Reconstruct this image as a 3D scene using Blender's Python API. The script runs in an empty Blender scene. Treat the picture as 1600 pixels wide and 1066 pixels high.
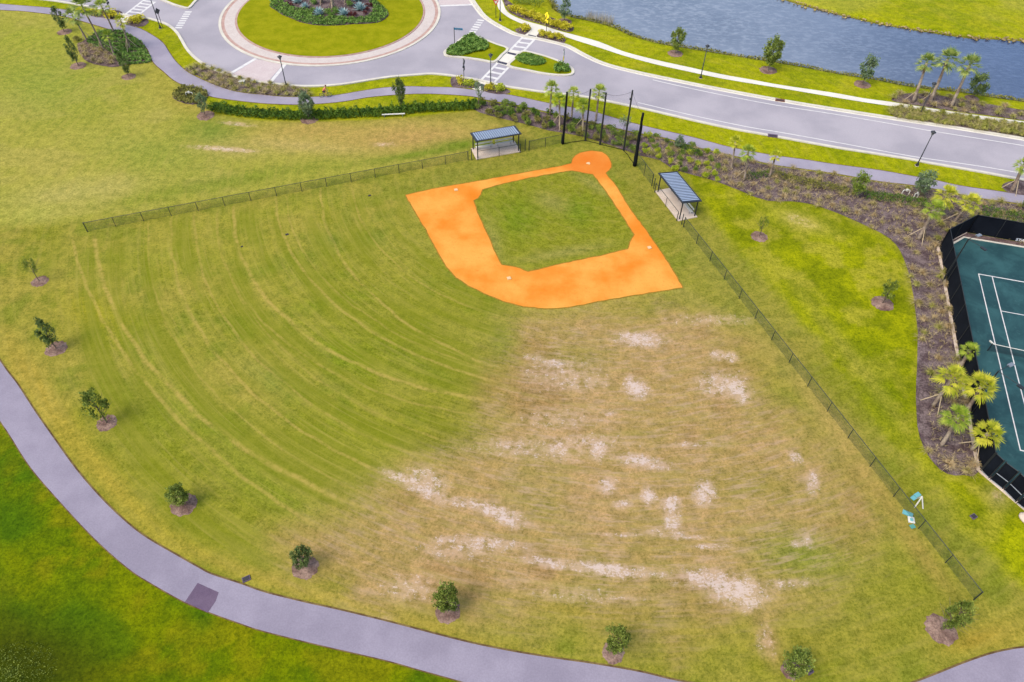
import bpy, bmesh, math, random
import numpy as np
from mathutils import Vector, Matrix
from mathutils.geometry import tessellate_polygon
random.seed(7); RNG=np.random.default_rng(11)
sc=bpy.context.scene; col=sc.collection
R=math.radians
# ------------------------------------------------------------------ camera
FPX,PITCH,ROLL,CH=1145.5,0.83297,0.026286,53.39
W,H=1600.0,1066.0
_c,_s=math.cos(PITCH),math.sin(PITCH)
FW=Vector((0,_c,-_s)); UP0=Vector((0,_s,_c)); RT0=Vector((1,0,0))
RT=RT0*math.cos(ROLL)+UP0*math.sin(ROLL); UP=UP0*math.cos(ROLL)-RT0*math.sin(ROLL)
CP=Vector((0,0,CH))
cd=bpy.data.cameras.new('camera'); cam=bpy.data.objects.new('camera',cd); col.objects.link(cam)
cd.sensor_width=36; cd.lens=FPX/W*36; cd.clip_start=0.5; cd.clip_end=5000
cam.matrix_world=Matrix(((RT.x,UP.x,-FW.x,CP.x),(RT.y,UP.y,-FW.y,CP.y),(RT.z,UP.z,-FW.z,CP.z),(0,0,0,1)))
sc.camera=cam
def at(px,py,z=0.0):
    "map reading off the aerial photo: pixel of a ground point -> metres"
    d=RT*(px-W/2)-UP*(py-H/2)+FW*FPX
    t=(z-CH)/d.z
    return Vector((d.x*t,d.y*t,z))
def proj(P):
    d=P-CP; k=d.dot(FW)
    return (W/2+FPX*d.dot(RT)/k, H/2-FPX*d.dot(UP)/k)
def mpp(P): return (Vector(P)-CP).dot(FW)/FPX      # metres per photo pixel
def height_to(b,top):
    "height of a thing that stands at b and reaches the row/column of top"
    best=(1e9,0)
    for i in range(5,300):
        h=i*0.06; q=proj(Vector((b.x,b.y,h)))
        e=(q[0]-top[0])**2+(q[1]-top[1])**2
        if e<best[0]: best=(e,h)
    return best[1]
# ------------------------------------------------------------------ light
sc.render.engine='CYCLES'
sc.view_settings.view_transform='Standard'; sc.view_settings.look='None'; sc.view_settings.gamma=1
sc.view_settings.exposure=1.22
wd=bpy.data.worlds.new('World'); sc.world=wd; wd.use_nodes=True
nt=wd.node_tree; bg=nt.nodes['Background']; sk=nt.nodes.new('ShaderNodeTexSky')
sk.sky_type='NISHITA'; sk.sun_disc=False; sk.sun_elevation=R(55); sk.sun_rotation=R(-125)
sk.air_density=1.0; sk.dust_density=3.0; sk.ozone_density=1.0
nt.links.new(sk.outputs[0],bg.inputs[0]); bg.inputs[1].default_value=0.15
sd=bpy.data.lights.new('sun','SUN'); sd.energy=1.15; sd.angle=R(34); sd.color=(1,0.95,0.86)
so=bpy.data.objects.new('sun',sd); col.objects.link(so)
az=R(-125); el=R(55)
sv=Vector((math.sin(az)*math.cos(el),math.cos(az)*math.cos(el),math.sin(el)))
so.rotation_euler=sv.to_track_quat('Z','Y').to_euler(); so.location=(0,60,80)
# ------------------------------------------------------------------ colours and materials
KC=(1.95,2.0,2.2)
def lin(c): c/=255.0; return c/12.92 if c<=0.04045 else ((c+0.055)/1.055)**2.4
def C(r,g,b): return (lin(r)/KC[0],lin(g)/KC[1],lin(b)/KC[2],1)
class NT:
    def __init__(s,name):
        s.m=bpy.data.materials.new(name); s.m.use_nodes=True; s.t=s.m.node_tree
        s.b=s.t.nodes['Principled BSDF']; s.out=s.t.nodes['Material Output']
        s.geo=None
    def n(s,ty,**k):
        x=s.t.nodes.new(ty)
        for a,v in k.items(): setattr(x,a,v)
        return x
    def l(s,a,b): s.t.links.new(a,b)
    def pos(s,obj=False):
        if obj:
            return s.n('ShaderNodeTexCoord').outputs['Object']
        if s.geo is None: s.geo=s.n('ShaderNodeNewGeometry')
        return s.geo.outputs['Position']
    def scale(s,v,sx,sy,sz):
        x=s.n('ShaderNodeVectorMath',operation='MULTIPLY'); s.l(v,x.inputs[0]); x.inputs[1].default_value=(sx,sy,sz); return x.outputs[0]
    def noise(s,v,sc_,det=3,rough=.55,dist=0):
        x=s.n('ShaderNodeTexNoise'); s.l(v,x.inputs['Vector']); x.inputs['Scale'].default_value=sc_
        x.inputs['Detail'].default_value=det; x.inputs['Roughness'].default_value=rough; x.inputs['Distortion'].default_value=dist
        return x.outputs['Fac']
    def ramp(s,f,a,b,lo=0,hi=1):
        x=s.n('ShaderNodeMapRange'); x.interpolation_type='SMOOTHSTEP'; s.l(f,x.inputs[0])
        for i,v in zip((1,2,3,4),(a,b,lo,hi)): x.inputs[i].default_value=v
        return x.outputs[0]
    def math(s,op,a,b=None,clamp=False):
        x=s.n('ShaderNodeMath',operation=op); x.use_clamp=clamp
        for i,v in enumerate((a,b)):
            if v is None: continue
            if isinstance(v,(int,float)): x.inputs[i].default_value=v
            else: s.l(v,x.inputs[i])
        return x.outputs[0]
    def mix(s,f,a,b,mode='MIX'):
        x=s.n('ShaderNodeMix',data_type='RGBA',blend_type=mode)
        for i,v in ((0,f),(6,a),(7,b)):
            if isinstance(v,(int,float)): x.inputs[i].default_value=v
            elif isinstance(v,tuple): x.inputs[i].default_value=v
            else: s.l(v,x.inputs[i])
        return x.outputs[2]
    def attr(s,name,ch=None):
        a=s.n('ShaderNodeAttribute'); a.attribute_name=name
        if ch is None: return a.outputs['Color']
        sp=s.n('ShaderNodeSeparateColor'); s.l(a.outputs['Color'],sp.inputs[0]); return sp.outputs[ch]
    def bump(s,f,st,d=.05):
        x=s.n('ShaderNodeBump'); x.inputs['Strength'].default_value=st; x.inputs['Distance'].default_value=d
        s.l(f,x.inputs['Height']); s.l(x.outputs[0],s.b.inputs['Normal'])
    def done(s,c,rough=.8,spec=.3,metal=0):
        if isinstance(c,tuple): s.b.inputs['Base Color'].default_value=c
        else: s.l(c,s.b.inputs['Base Color'])
        s.b.inputs['Roughness'].default_value=rough; s.b.inputs['Specular IOR Level'].default_value=spec
        s.b.inputs['Metallic'].default_value=metal
        return s.m
def two(name,a,b,sc_,rough=.85,spec=.2,lo=.35,hi=.65,fine=None,bump=0,obj=False):
    t=NT(name); p=t.pos(obj); c=t.mix(t.ramp(t.noise(p,sc_,4),lo,hi),a,b)
    if fine:
        f=t.noise(p,fine[0],3,.6); c=t.mix(t.ramp(f,.3,.7),c,t.mix(1.0,c,(fine[1],)*3+(1,),'MULTIPLY'))
        if bump: t.bump(f,bump)
    return t.done(c,rough,spec)
M={}
def plain(n,c,rough=.6,spec=.4,metal=0):
    t=NT(n); p=t.pos(True); f=t.noise(p,3.0,3)
    M[n]=t.done(t.mix(t.ramp(f,.3,.7,0,.35),c,t.mix(1.0,c,(.72,.72,.72,1),'MULTIPLY')),rough,spec,metal)
plain('black_metal',(.012,.014,.016,1),.5)
plain('green_black_metal',(.015,.024,.02,1),.5)
plain('net_black',(.006,.007,.008,1),.9,.1)
plain('steel',(.16,.18,.20,1),.5,.4,.3)
plain('base_dusty',C(250,215,165),.8)
plain('white_paint',C(245,245,240),.6)
plain('yellow_sign',(.95,.72,.02,1),.5)
plain('red_sign',C(225,40,40),.5)
plain('blue_sign',C(40,140,190),.5)
plain('sign_back',(.05,.05,.055,1),.5)
plain('lamp_glass',C(130,135,145),.25,.6)
plain('letter_white',(.8,.84,.9,1),.6)
plain('timber',C(215,195,165),.8,.2)
plain('teal',C(120,195,205),.5)
plain('teal_dark',C(95,170,160),.6)
plain('roof_dark',C(38,48,66),.4)
plain('roof_pan',C(180,198,230),.4,.4)
plain('rubber',(.02,.02,.02,1),.8)
plain('bike_paint',(.06,.06,.1,1),.35)
plain('skin',C(225,165,130),.6)
plain('shirt',C(240,130,105),.8)
plain('shorts',(.04,.03,.05,1),.8)
plain('helmet',C(120,60,50),.5)
plain('bin_green',C(40,90,60),.5)
plain('grate',(.02,.018,.02,1),.8)
plain('box_green',C(190,205,185),.6)
plain('dome_mat',C(85,85,105),.9,.1)
M['asphalt']=two('asphalt',C(178,174,188),C(195,190,203),.14,.9,.15,.33,.67,(5.0,.93))
M['trail']=two('trail',C(168,162,184),C(186,180,200),.25,.9,.12,.3,.7,(7.0,.9))
M['trail_low']=two('trail_low',C(160,153,175),C(176,169,191),.22,.9,.12,.35,.65,(8.0,.86))
M['patch']=two('patch',C(112,95,122),C(126,108,134),.9,.9,.12,.3,.7,(9.0,.85))
M['kerb']=two('kerb',C(226,220,212),C(242,238,226),.6,.85,.2,.3,.7,(6.0,.95))
M['sidewalk']=two('sidewalk',C(244,240,232),C(255,252,244),.35,.85,.2,.3,.7,(5.0,.94))
M['concrete']=two('concrete',C(232,212,198),C(248,230,216),.8,.85,.2,.3,.7,(6.0,.93))
M['road_paint']=two('road_paint',C(228,226,232),C(250,249,250),1.3,.7,.3,.3,.6,(9.0,.93))
M['mulch']=two('mulch',C(112,94,98),C(158,140,142),.9,.95,.05,.35,.65,(6.0,.42),1)
M['ring_mulch']=two('ring_mulch',C(134,106,98),C(190,160,146),1.1,.95,.05,.3,.7,(7.0,.6),.8)
M['mulch_dark']=two('mulch_dark',C(108,88,90),C(150,128,128),1.2,.95,.05,.3,.7,(5.0,.55),.8)
M['rock']=two('rock',C(120,105,75),C(200,180,125),1.2,.9,.1,.3,.7)
M['bark']=two('bark',C(110,95,85),C(150,135,120),2,.9,.1)
M['palm_bark']=two('palm_bark',C(160,140,128),C(204,188,172),1.6,.9,.1,.35,.65,(6,.7))
def brick(name,a,b,mort,s=2.2):
    t=NT(name); x=t.n('ShaderNodeTexBrick'); t.l(t.pos(),x.inputs['Vector']); x.inputs['Scale'].default_value=s
    x.inputs['Color1'].default_value=a; x.inputs['Color2'].default_value=b; x.inputs['Mortar'].default_value=mort
    x.inputs['Mortar Size'].default_value=.03
    c=t.mix(t.ramp(t.noise(t.pos(),.7,3),.3,.7,0,.5),x.outputs[0],t.mix(1.0,x.outputs[0],(.88,.84,.86,1),'MULTIPLY'))
    M[name]=t.done(c,.85,.2)
brick('paver_apron',C(242,232,228),C(228,216,212),C(205,192,190))
brick('paver_pink',C(226,210,214),C(238,226,226),C(205,190,194))
M['paver_edge']=two('paver_edge',C(196,160,152),C(212,180,170),1.2,.85,.2)
def leafmat(name,a,b,sc_=1.6,tr=.25):
    t=NT(name); p=t.pos(); f=t.noise(p,sc_,4,.65); c=t.mix(t.ramp(f,.35,.65),a,b)
    g=t.noise(p,9.0,2); c=t.mix(t.ramp(g,.3,.7,0,.6),c,t.mix(1.0,c,(1.35,1.3,1.1,1),'MULTIPLY'))
    t.done(c,.7,.25)
    d=t.n('ShaderNodeBsdfTranslucent'); t.l(c,d.inputs[0]); mx=t.n('ShaderNodeMixShader'); mx.inputs[0].default_value=tr
    t.l(t.b.outputs[0],mx.inputs[1]); t.l(d.outputs[0],mx.inputs[2]); t.l(mx.outputs[0],t.out.inputs[0])
    M[name]=t.m
leafmat('oak_leaf',C(96,120,40),C(168,186,88),1.6,.3)
leafmat('oak_leaf_dark',C(78,102,52),C(140,162,92))
leafmat('oak_leaf_blue',C(94,122,88),C(158,182,138))
leafmat('oak_leaf_olive',C(96,118,44),C(160,176,76))
leafmat('pale_leaf',C(120,150,118),C(165,188,150))
leafmat('palm_leaf',C(132,162,50),C(208,220,100))
leafmat('palm_leaf_sabal',C(108,140,60),C(192,206,112))
leafmat('palm_leaf_yellow',C(170,186,34),C(236,232,82))
leafmat('palm_leaf_green',C(124,158,34),C(196,214,84))
leafmat('palm_dead',C(150,120,80),C(196,170,120))
leafmat('shrub_yellow',C(196,190,16),C(250,240,70))
leafmat('shrub_lime',C(150,180,24),C(226,234,66))
leafmat('shrub_green',C(96,126,40),C(164,186,78))
leafmat('shrub_olive',C(116,122,50),C(176,172,92))
leafmat('hedge_leaf',C(56,96,24),C(120,156,46))
leafmat('juniper',C(84,130,44),C(150,188,90))
leafmat('juniper_pale',C(66,98,58),C(110,142,88))
leafmat('tuft_leaf',C(150,142,76),C(222,208,144),2.5)
leafmat('tuft_green',C(136,146,50),C(206,204,110),2.5)
leafmat('plume_tan',C(186,166,126),C(232,214,176),2.5,.35)
leafmat('plume_straw',C(178,168,104),C(226,216,150),2.5,.35)
leafmat('tuft_tan',C(176,150,104),C(236,210,168),2.5)
leafmat('agave_leaf',C(130,180,200),C(205,232,240),2.5,.1)
leafmat('red_leaf',C(90,40,50),C(130,60,60),2.5,.1)
leafmat('reed_leaf',C(160,150,130),C(215,205,180),2.5,.1)
# water
t=NT('water'); p=t.pos(); w1=t.noise(t.scale(p,.9,1.6,1),1.1,4,.6); w2=t.noise(p,.05,3)
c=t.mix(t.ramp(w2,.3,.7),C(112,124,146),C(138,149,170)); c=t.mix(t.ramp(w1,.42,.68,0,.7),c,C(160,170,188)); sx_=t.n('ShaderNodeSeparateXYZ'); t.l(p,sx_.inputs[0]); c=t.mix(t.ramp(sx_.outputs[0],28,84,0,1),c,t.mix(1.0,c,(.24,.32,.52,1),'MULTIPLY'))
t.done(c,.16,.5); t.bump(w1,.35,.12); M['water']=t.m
# court
t=NT('court'); p=t.pos(); f=t.noise(p,.35,5,.65,.6)
c=t.mix(t.ramp(f,.35,.7),C(36,76,84),C(56,102,108)); c=t.mix(t.ramp(t.noise(p,2.2,4),.55,.8,0,.35),c,C(84,130,134)); M['court']=t.done(c,.75,.2)
M['windscreen']=two('windscreen',C(14,20,32),C(24,30,42),.6,.9,.1)
# chain link: woven wire lattice, holes let the view through
def lattice(name,colr,step,cov):
    t=NT(name); p=t.pos(); sp=t.n('ShaderNodeSeparateXYZ'); t.l(p,sp.inputs[0])
    h=t.math('ADD',sp.outputs[0],sp.outputs[1])
    fac=None
    for sg in (1,-1):
        u=t.math('ADD',t.math('MULTIPLY',h,.8),t.math('MULTIPLY',sp.outputs[2],sg))
        u=t.math('FRACT',t.math('MULTIPLY',u,1/step)); v=t.math('LESS_THAN',u,cov)
        fac=v if fac is None else t.math('MAXIMUM',fac,v)
    t.done(colr,.7,.3); tr=t.n('ShaderNodeBsdfTransparent'); mx=t.n('ShaderNodeMixShader')
    t.l(fac,mx.inputs[0]); t.l(tr.outputs[0],mx.inputs[1]); t.l(t.b.outputs[0],mx.inputs[2]); t.l(mx.outputs[0],t.out.inputs[0])
    M[name]=t.m
lattice('chain_link',(.02,.045,.03,1),.045,.125)
lattice('net_mesh',(.01,.012,.014,1),.09,.03)
# ------------------------------------------------------------------ mesh helpers
class MB:
    def __init__(s): s.v=[]; s.f=[]
    def quad(s,a,b,c,d): n=len(s.v); s.v+= [tuple(a),tuple(b),tuple(c),tuple(d)]; s.f.append((n,n+1,n+2,n+3))
    def tri(s,a,b,c): n=len(s.v); s.v+= [tuple(a),tuple(b),tuple(c)]; s.f.append((n,n+1,n+2))
    def box(s,c,d,rz=0):
        c=Vector(c); n=len(s.v); ca,sa=math.cos(rz),math.sin(rz)
        for z in (-.5,.5):
            for x,y in ((-.5,-.5),(.5,-.5),(.5,.5),(-.5,.5)):
                X,Y=x*d[0],y*d[1]; s.v.append((c.x+X*ca-Y*sa,c.y+X*sa+Y*ca,c.z+z*d[2]))
        for f in ((3,2,1,0),(4,5,6,7),(0,1,5,4),(1,2,6,5),(2,3,7,6),(3,0,4,7)): s.f.append(tuple(n+i for i in f))
        return s
    def tube(s,pts,rads,n=8,cap=True):
        pts=[Vector(p) for p in pts]
        if isinstance(rads,(int,float)): rads=[rads]*len(pts)
        base=len(s.v); ref=None
        for i,p in enumerate(pts):
            d=(pts[min(i+1,len(pts)-1)]-pts[max(i-1,0)]).normalized()
            if ref is None: ref=Vector((1,0,0)) if abs(d.x)<.8 else Vector((0,1,0))
            u=d.cross(ref).normalized(); w=d.cross(u).normalized()
            for k in range(n):
                a=2*math.pi*k/n; s.v.append(tuple(p+(u*math.cos(a)+w*math.sin(a))*rads[i]))
        for i in range(len(pts)-1):
            for k in range(n):
                a=base+i*n+k; b=base+i*n+(k+1)%n; s.f.append((a,b,b+n,a+n))
        if cap:
            s.f.append(tuple(base+k for k in range(n))[::-1]); s.f.append(tuple(base+(len(pts)-1)*n+k for k in range(n)))
        return s
    def lathe(s,prof,c=(0,0,0),n=12):
        return s.tube([(c[0],c[1],c[2]+z) for r,z in prof],[max(r,.001) for r,z in prof],n)
    def build(s,name,mat,parent=None,loc=None,smooth=False):
        me=bpy.data.meshes.new(name); me.from_pydata(s.v,[],s.f); me.update()
        if smooth: me.polygons.foreach_set('use_smooth',[True]*len(me.polygons))
        o=bpy.data.objects.new(name,me); col.objects.link(o); me.materials.append(M[mat] if isinstance(mat,str) else mat)
        if parent: o.parent=parent
        if loc is not None: o.location=loc
        return o
def tag(o,label=None,cat=None,group=None,kind=None):
    if label: o['label']=label
    if cat: o['category']=cat
    if group: o['group']=group
    if kind: o['kind']=kind
    return o
def empty(name,loc,label,cat,group=None,rz=0):
    o=bpy.data.objects.new(name,None); col.objects.link(o); o.location=loc; o.rotation_euler=(0,0,rz); o.empty_display_size=.3
    return tag(o,label,cat,group)
def struct(o): o['kind']='structure'; return o
def P(L,z=0): return [at(x,y,0).xy.to_3d()+Vector((0,0,z)) for x,y in L]
def smooth(pts,k=4,closed=False):
    n=len(pts); out=[]
    rng=range(n if closed else n-1)
    for i in rng:
        g=(lambda j: pts[j%n]) if closed else (lambda j: pts[min(max(j,0),n-1)])
        p0,p1,p2,p3=g(i-1),g(i),g(i+1),g(i+2)
        for q in range(k):
            t=q/k; out.append(.5*((2*p1)+(p2-p0)*t+(2*p0-5*p1+4*p2-p3)*t*t+(3*p1-p0-3*p2+p3)*t**3))
    if not closed: out.append(pts[-1])
    return out
def zed(o,z): return [Vector((p.x,p.y,z)) for p in o]
def sheet(name,pts,mat,z,holes=(),kind=True,jit=0):
    loops=[zed(pts,z)]+[zed(h,z) for h in holes]
    if jit: loops=[[p+Vector((random.uniform(-jit,jit),random.uniform(-jit,jit),0)) for p in L] for L in loops]
    flat=[p for L in loops for p in L]
    tri=tessellate_polygon(loops)
    m=MB(); m.v=[tuple(p) for p in flat]
    for a in tri:
        A,B,Cc=(flat[i] for i in a)
        m.f.append(tuple(a) if (B-A).cross(Cc-A).z>0 else tuple(a)[::-1])
    o=m.build(name,mat)
    return struct(o) if kind else o
def strip(m,pts,w,z0,z1,closed=False):
    n=len(pts); L=[];Rr=[]
    for i in range(n):
        a=pts[(i-1)%n] if closed or i>0 else pts[0]; b=pts[(i+1)%n] if closed or i<n-1 else pts[-1]
        d=(b-a); d.z=0; d.normalize(); s=Vector((-d.y,d.x,0))*w/2; p=Vector((pts[i].x,pts[i].y,0)); L.append(p+s); Rr.append(p-s)
    for i in range(n if closed else n-1):
        j=(i+1)%n; up=Vector((0,0,z1)); lo=Vector((0,0,z0))
        m.quad(Rr[i]+up,Rr[j]+up,L[j]+up,L[i]+up)
        if z1-z0>.01:
            m.quad(L[i]+up,L[j]+up,L[j]+lo,L[i]+lo); m.quad(Rr[j]+up,Rr[i]+up,Rr[i]+lo,Rr[j]+lo)
    if not closed and z1-z0>.01:
        for i in (0,n-1): m.quad(L[i]+Vector((0,0,z0)),Rr[i]+Vector((0,0,z0)),Rr[i]+Vector((0,0,z1)),L[i]+Vector((0,0,z1)))
    return m
def line(name,px,mat,w,z,k=4,closed=False):
    return struct(strip(MB(),smooth(P(px),k,closed),w,0,z,closed).build(name,mat))
# ------------------------------------------------------------------ ground
HOME=at(919.4,255.3)
def fbm(x,y,s,oct_=4,seed=0):
    r=np.zeros_like(x); a=1.0; tot=0
    for o in range(oct_):
        X=x/s+seed*17.3+o*5.1; Y=y/s+seed*9.7+o*3.3; xi=np.floor(X); yi=np.floor(Y); fx=X-xi; fy=Y-yi
        fx=fx*fx*(3-2*fx); fy=fy*fy*(3-2*fy)
        def hsh(i,j):
            v=np.sin(i*127.1+j*311.7+seed*13.7+o)*43758.5453; return v-np.floor(v)
        v=(hsh(xi,yi)*(1-fx)+hsh(xi+1,yi)*fx)*(1-fy)+(hsh(xi,yi+1)*(1-fx)+hsh(xi+1,yi+1)*fx)*fy
        r+=v*a; tot+=a; a*=.55; s/=2.03
    return r/tot
def sdf(x,y,pts):
    "signed distance to a polygon, positive inside"
    n=len(pts); d=np.full(x.shape,1e9); ins=np.zeros(x.shape,bool)
    for i in range(n):
        ax,ay=pts[i].x,pts[i].y; bx,by=pts[(i+1)%n].x,pts[(i+1)%n].y
        ex,ey=bx-ax,by-ay; wx,wy=x-ax,y-ay; t=np.clip((wx*ex+wy*ey)/(ex*ex+ey*ey+1e-12),0,1)
        d=np.minimum(d,(wx-ex*t)**2+(wy-ey*t)**2)
        c=((ay>y)!=(by>y)); 
        with np.errstate(divide='ignore',invalid='ignore'):
            ins^=c&(x<(bx-ax)*(y-ay)/(by-ay+1e-12)+ax)
    return np.sqrt(d)*np.where(ins,1,-1)
def sstep(v,a,b): t=np.clip((v-a)/(b-a),0,1); return t*t*(3-2*t)
TRAIL_UP=[(-130,-4),(-60,1),(0,6),(37,9),(75,12),(112,17),(150,26),(180,31),(200,39),(220,45),(240,56),(255,67),(265,82),(275,96),(290,110),(307,120),(332,131),(357,140),(380,145),(410,148),(440,151),(467,151.5),(500,151),(530,148),(562,142.5),(600,137),(637,135),(675,136),(712,137),(750,142),(800,149),(856,161),(920,173),(956,183),(980,190),(1020,200),(1060,209),(1100,219),(1137,229),(1187,239),(1225,245),(1262,250),(1300,256),(1375,266),(1425,275),(1455,280),(1500,290),(1562,299),(1600,305),(1680,318),(1800,338)]
TRAIL_LO=[(-130,6),(-60,11),(0,16),(37,18),(80,23),(105,27),(140,37),(170,46),(190,52),(207,60),(220,67),(230,77),(236,92),(242,101),(255,112),(270,125),(287,134),(305,141),(325,150),(350,155),(400,161),(430,163),(465,164),(500,162.5),(537,159),(575,152.5),(612,149),(650,147),(687,147.5),(737,151),(762,157),(800,163),(850,174),(904,187),(940,195),(990,207),(1040,216),(1080,228),(1120,238),(1165,248),(1215,259),(1275,267),(1325,275),(1375,284),(1420,289),(1462,296),(1500,304),(1537,311),(1590,318),(1680,336),(1800,358)]
LOW_UP=[(-150,340),(-75,445),(0,562),(28,600),(56,643),(84,683),(120,733),(160,779),(200,817),(232,841),(275,866),(312,887),(332,897),(375,911),(415,925),(475,940),(525,951),(600,969),(650,982),(700,995),(750,1007),(812,1019),(875,1029),(925,1036),(1000,1049),(1060,1063),(1150,1076),(1250,1081),(1340,1080),(1400,1073),(1427,1066),(1466,1051),(1506,1035),(1547,1021),(1578,1014),(1600,1011),(1680,1004),(1800,1000)]
LOW_LO=[(-170,420),(-80,545),(0,659),(15,681),(48,732),(98,790),(150,845),(200,889),(237,913),(287,941),(325,957),(375,975),(412,987),(500,1009),(600,1032),(650,1046),(700,1060),(800,1088),(900,1110),(1050,1140),(1200,1155),(1400,1160),(1600,1155),(1800,1150)]
SHORE=[(760,-70),(830,-35),(862,-3),(870,11),(892,21),(925,28),(962,38),(987,50),(1025,61),(1050,66),(1100,74),(1137,80),(1175,86),(1225,94),(1265,101),(1312,110),(1375,120),(1425,130),(1500,138),(1550,146),(1600,153),(1700,168),(1850,190)]
FAR=[(1850,85),(1700,72),(1600,61),(1512,56),(1450,47),(1387,37),(1337,26),(1287,14),(1237,0),(1150,-28),(1000,-60),(850,-85)]
WATER_PTS=smooth(P(SHORE),3)+smooth(P(FAR),3)
def axis(a,b,st,far,k=1.25):
    v=list(np.arange(a,b+st/2,st)); s=st; lo=[a]
    while lo[-1]>-far: s*=k; lo.append(lo[-1]-s)
    s=st; hi=[v[-1]]
    while hi[-1]<far: s*=k; hi.append(hi[-1]+s)
    return np.array(sorted(lo[1:]+v+hi[1:]))
gx=axis(-92,96,.4,1500); gy=axis(10,140,.4,1500)
X,Y=np.meshgrid(gx,gy); X=X.ravel(); Y=Y.ravel(); nx,ny=len(gx),len(gy)
D=np.stack([X,Y,np.zeros_like(X)-CH],1); kk=D@np.array(FW); kk=np.where(kk<5,5,kk)
U=W/2+FPX*(D@np.array(RT))/kk; V=H/2-FPX*(D@np.array(UP))/kk
near=(X>-100)&(X<110)&(Y>0)&(Y<220)
def reg(px,soft,wob=0,seed=1):
    d=np.full(X.shape,-99.0); d[near]=sdf(X[near],Y[near],P(px))
    if wob: d=d+(fbm(X,Y,3.0,3,seed)-.5)*2*wob
    return sstep(d,-soft,soft)
def rgb(r,g,b): return np.array(C(r,g,b)[:3])
colr=np.tile(rgb(150,152,62),(len(X),1)); 
def over(c,m): 
    global colr
    m=np.clip(m,0,1)[:,None]; colr=colr*(1-m)+np.array(c)*m
def blob(u,v,ru,rv,ang=0):
    a=R(ang); du,dv=U-u,V-v; p=du*math.cos(a)+dv*math.sin(a); q=-du*math.sin(a)+dv*math.cos(a)
    return np.exp(-((p/ru)**2+(q/rv)**2))
n1=fbm(X,Y,14,4,1); n2=fbm(X,Y,5,4,2); n3=fbm(X,Y,2.2,3,3); n4=fbm(X,Y,30,3,4)
over(rgb(137,145,42),sstep(n2,.45,.65)*.8)          # greener patches
over(rgb(168,160,78),sstep(n1,.5,.68)*.7)          # straw patches
over(rgb(112,134,36),sstep(n3+n1*.5,.78,.95)*.5)
# upper left meadow: lighter yellow green
mu=reg([(-400,-60),(90,18),(230,70),(300,150),(420,190),(760,190),(740,236),(560,272),(380,306),(120,345),(-40,352),(-500,430)],1.2,.6)
over(rgb(174,174,84),mu*.9); over(rgb(158,164,68),mu*sstep(n1,.42,.6)*.7); over(rgb(178,172,98),mu*sstep(n2,.5,.66)*.55)
for b,c,s in [((640,215,130,26,-3),(190,162,106),1),((500,205,130,18,0),(186,166,100),.9),((300,165,55,16,20),(172,162,82),.8),((250,120,45,20,30),(168,164,72),.7),
    ((330,205,45,22,0),(118,146,58),.75),((470,228,90,9,5),(196,178,122),.6),((360,235,60,12,3),(188,170,120),.5),((120,300,120,22,-8),(184,180,112),.7),((350,285,170,11,-11),(122,144,44),.7),
    ((730,225,60,8,-3),(112,140,38),.9),((660,240,100,6,-9),(112,140,38),.85),((860,222,60,9,0),(128,142,52),.7),((70,130,90,50,0),(144,164,66),.7),((240,240,90,30,10),(140,160,70),.5),
    ((50,60,60,20,0),(160,172,66),.8),((560,190,30,8,0),(160,158,70),.6),((50,335,50,14,-5),(178,182,96),.6)]:
    over(rgb(*c),blob(*b)*s)
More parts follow.
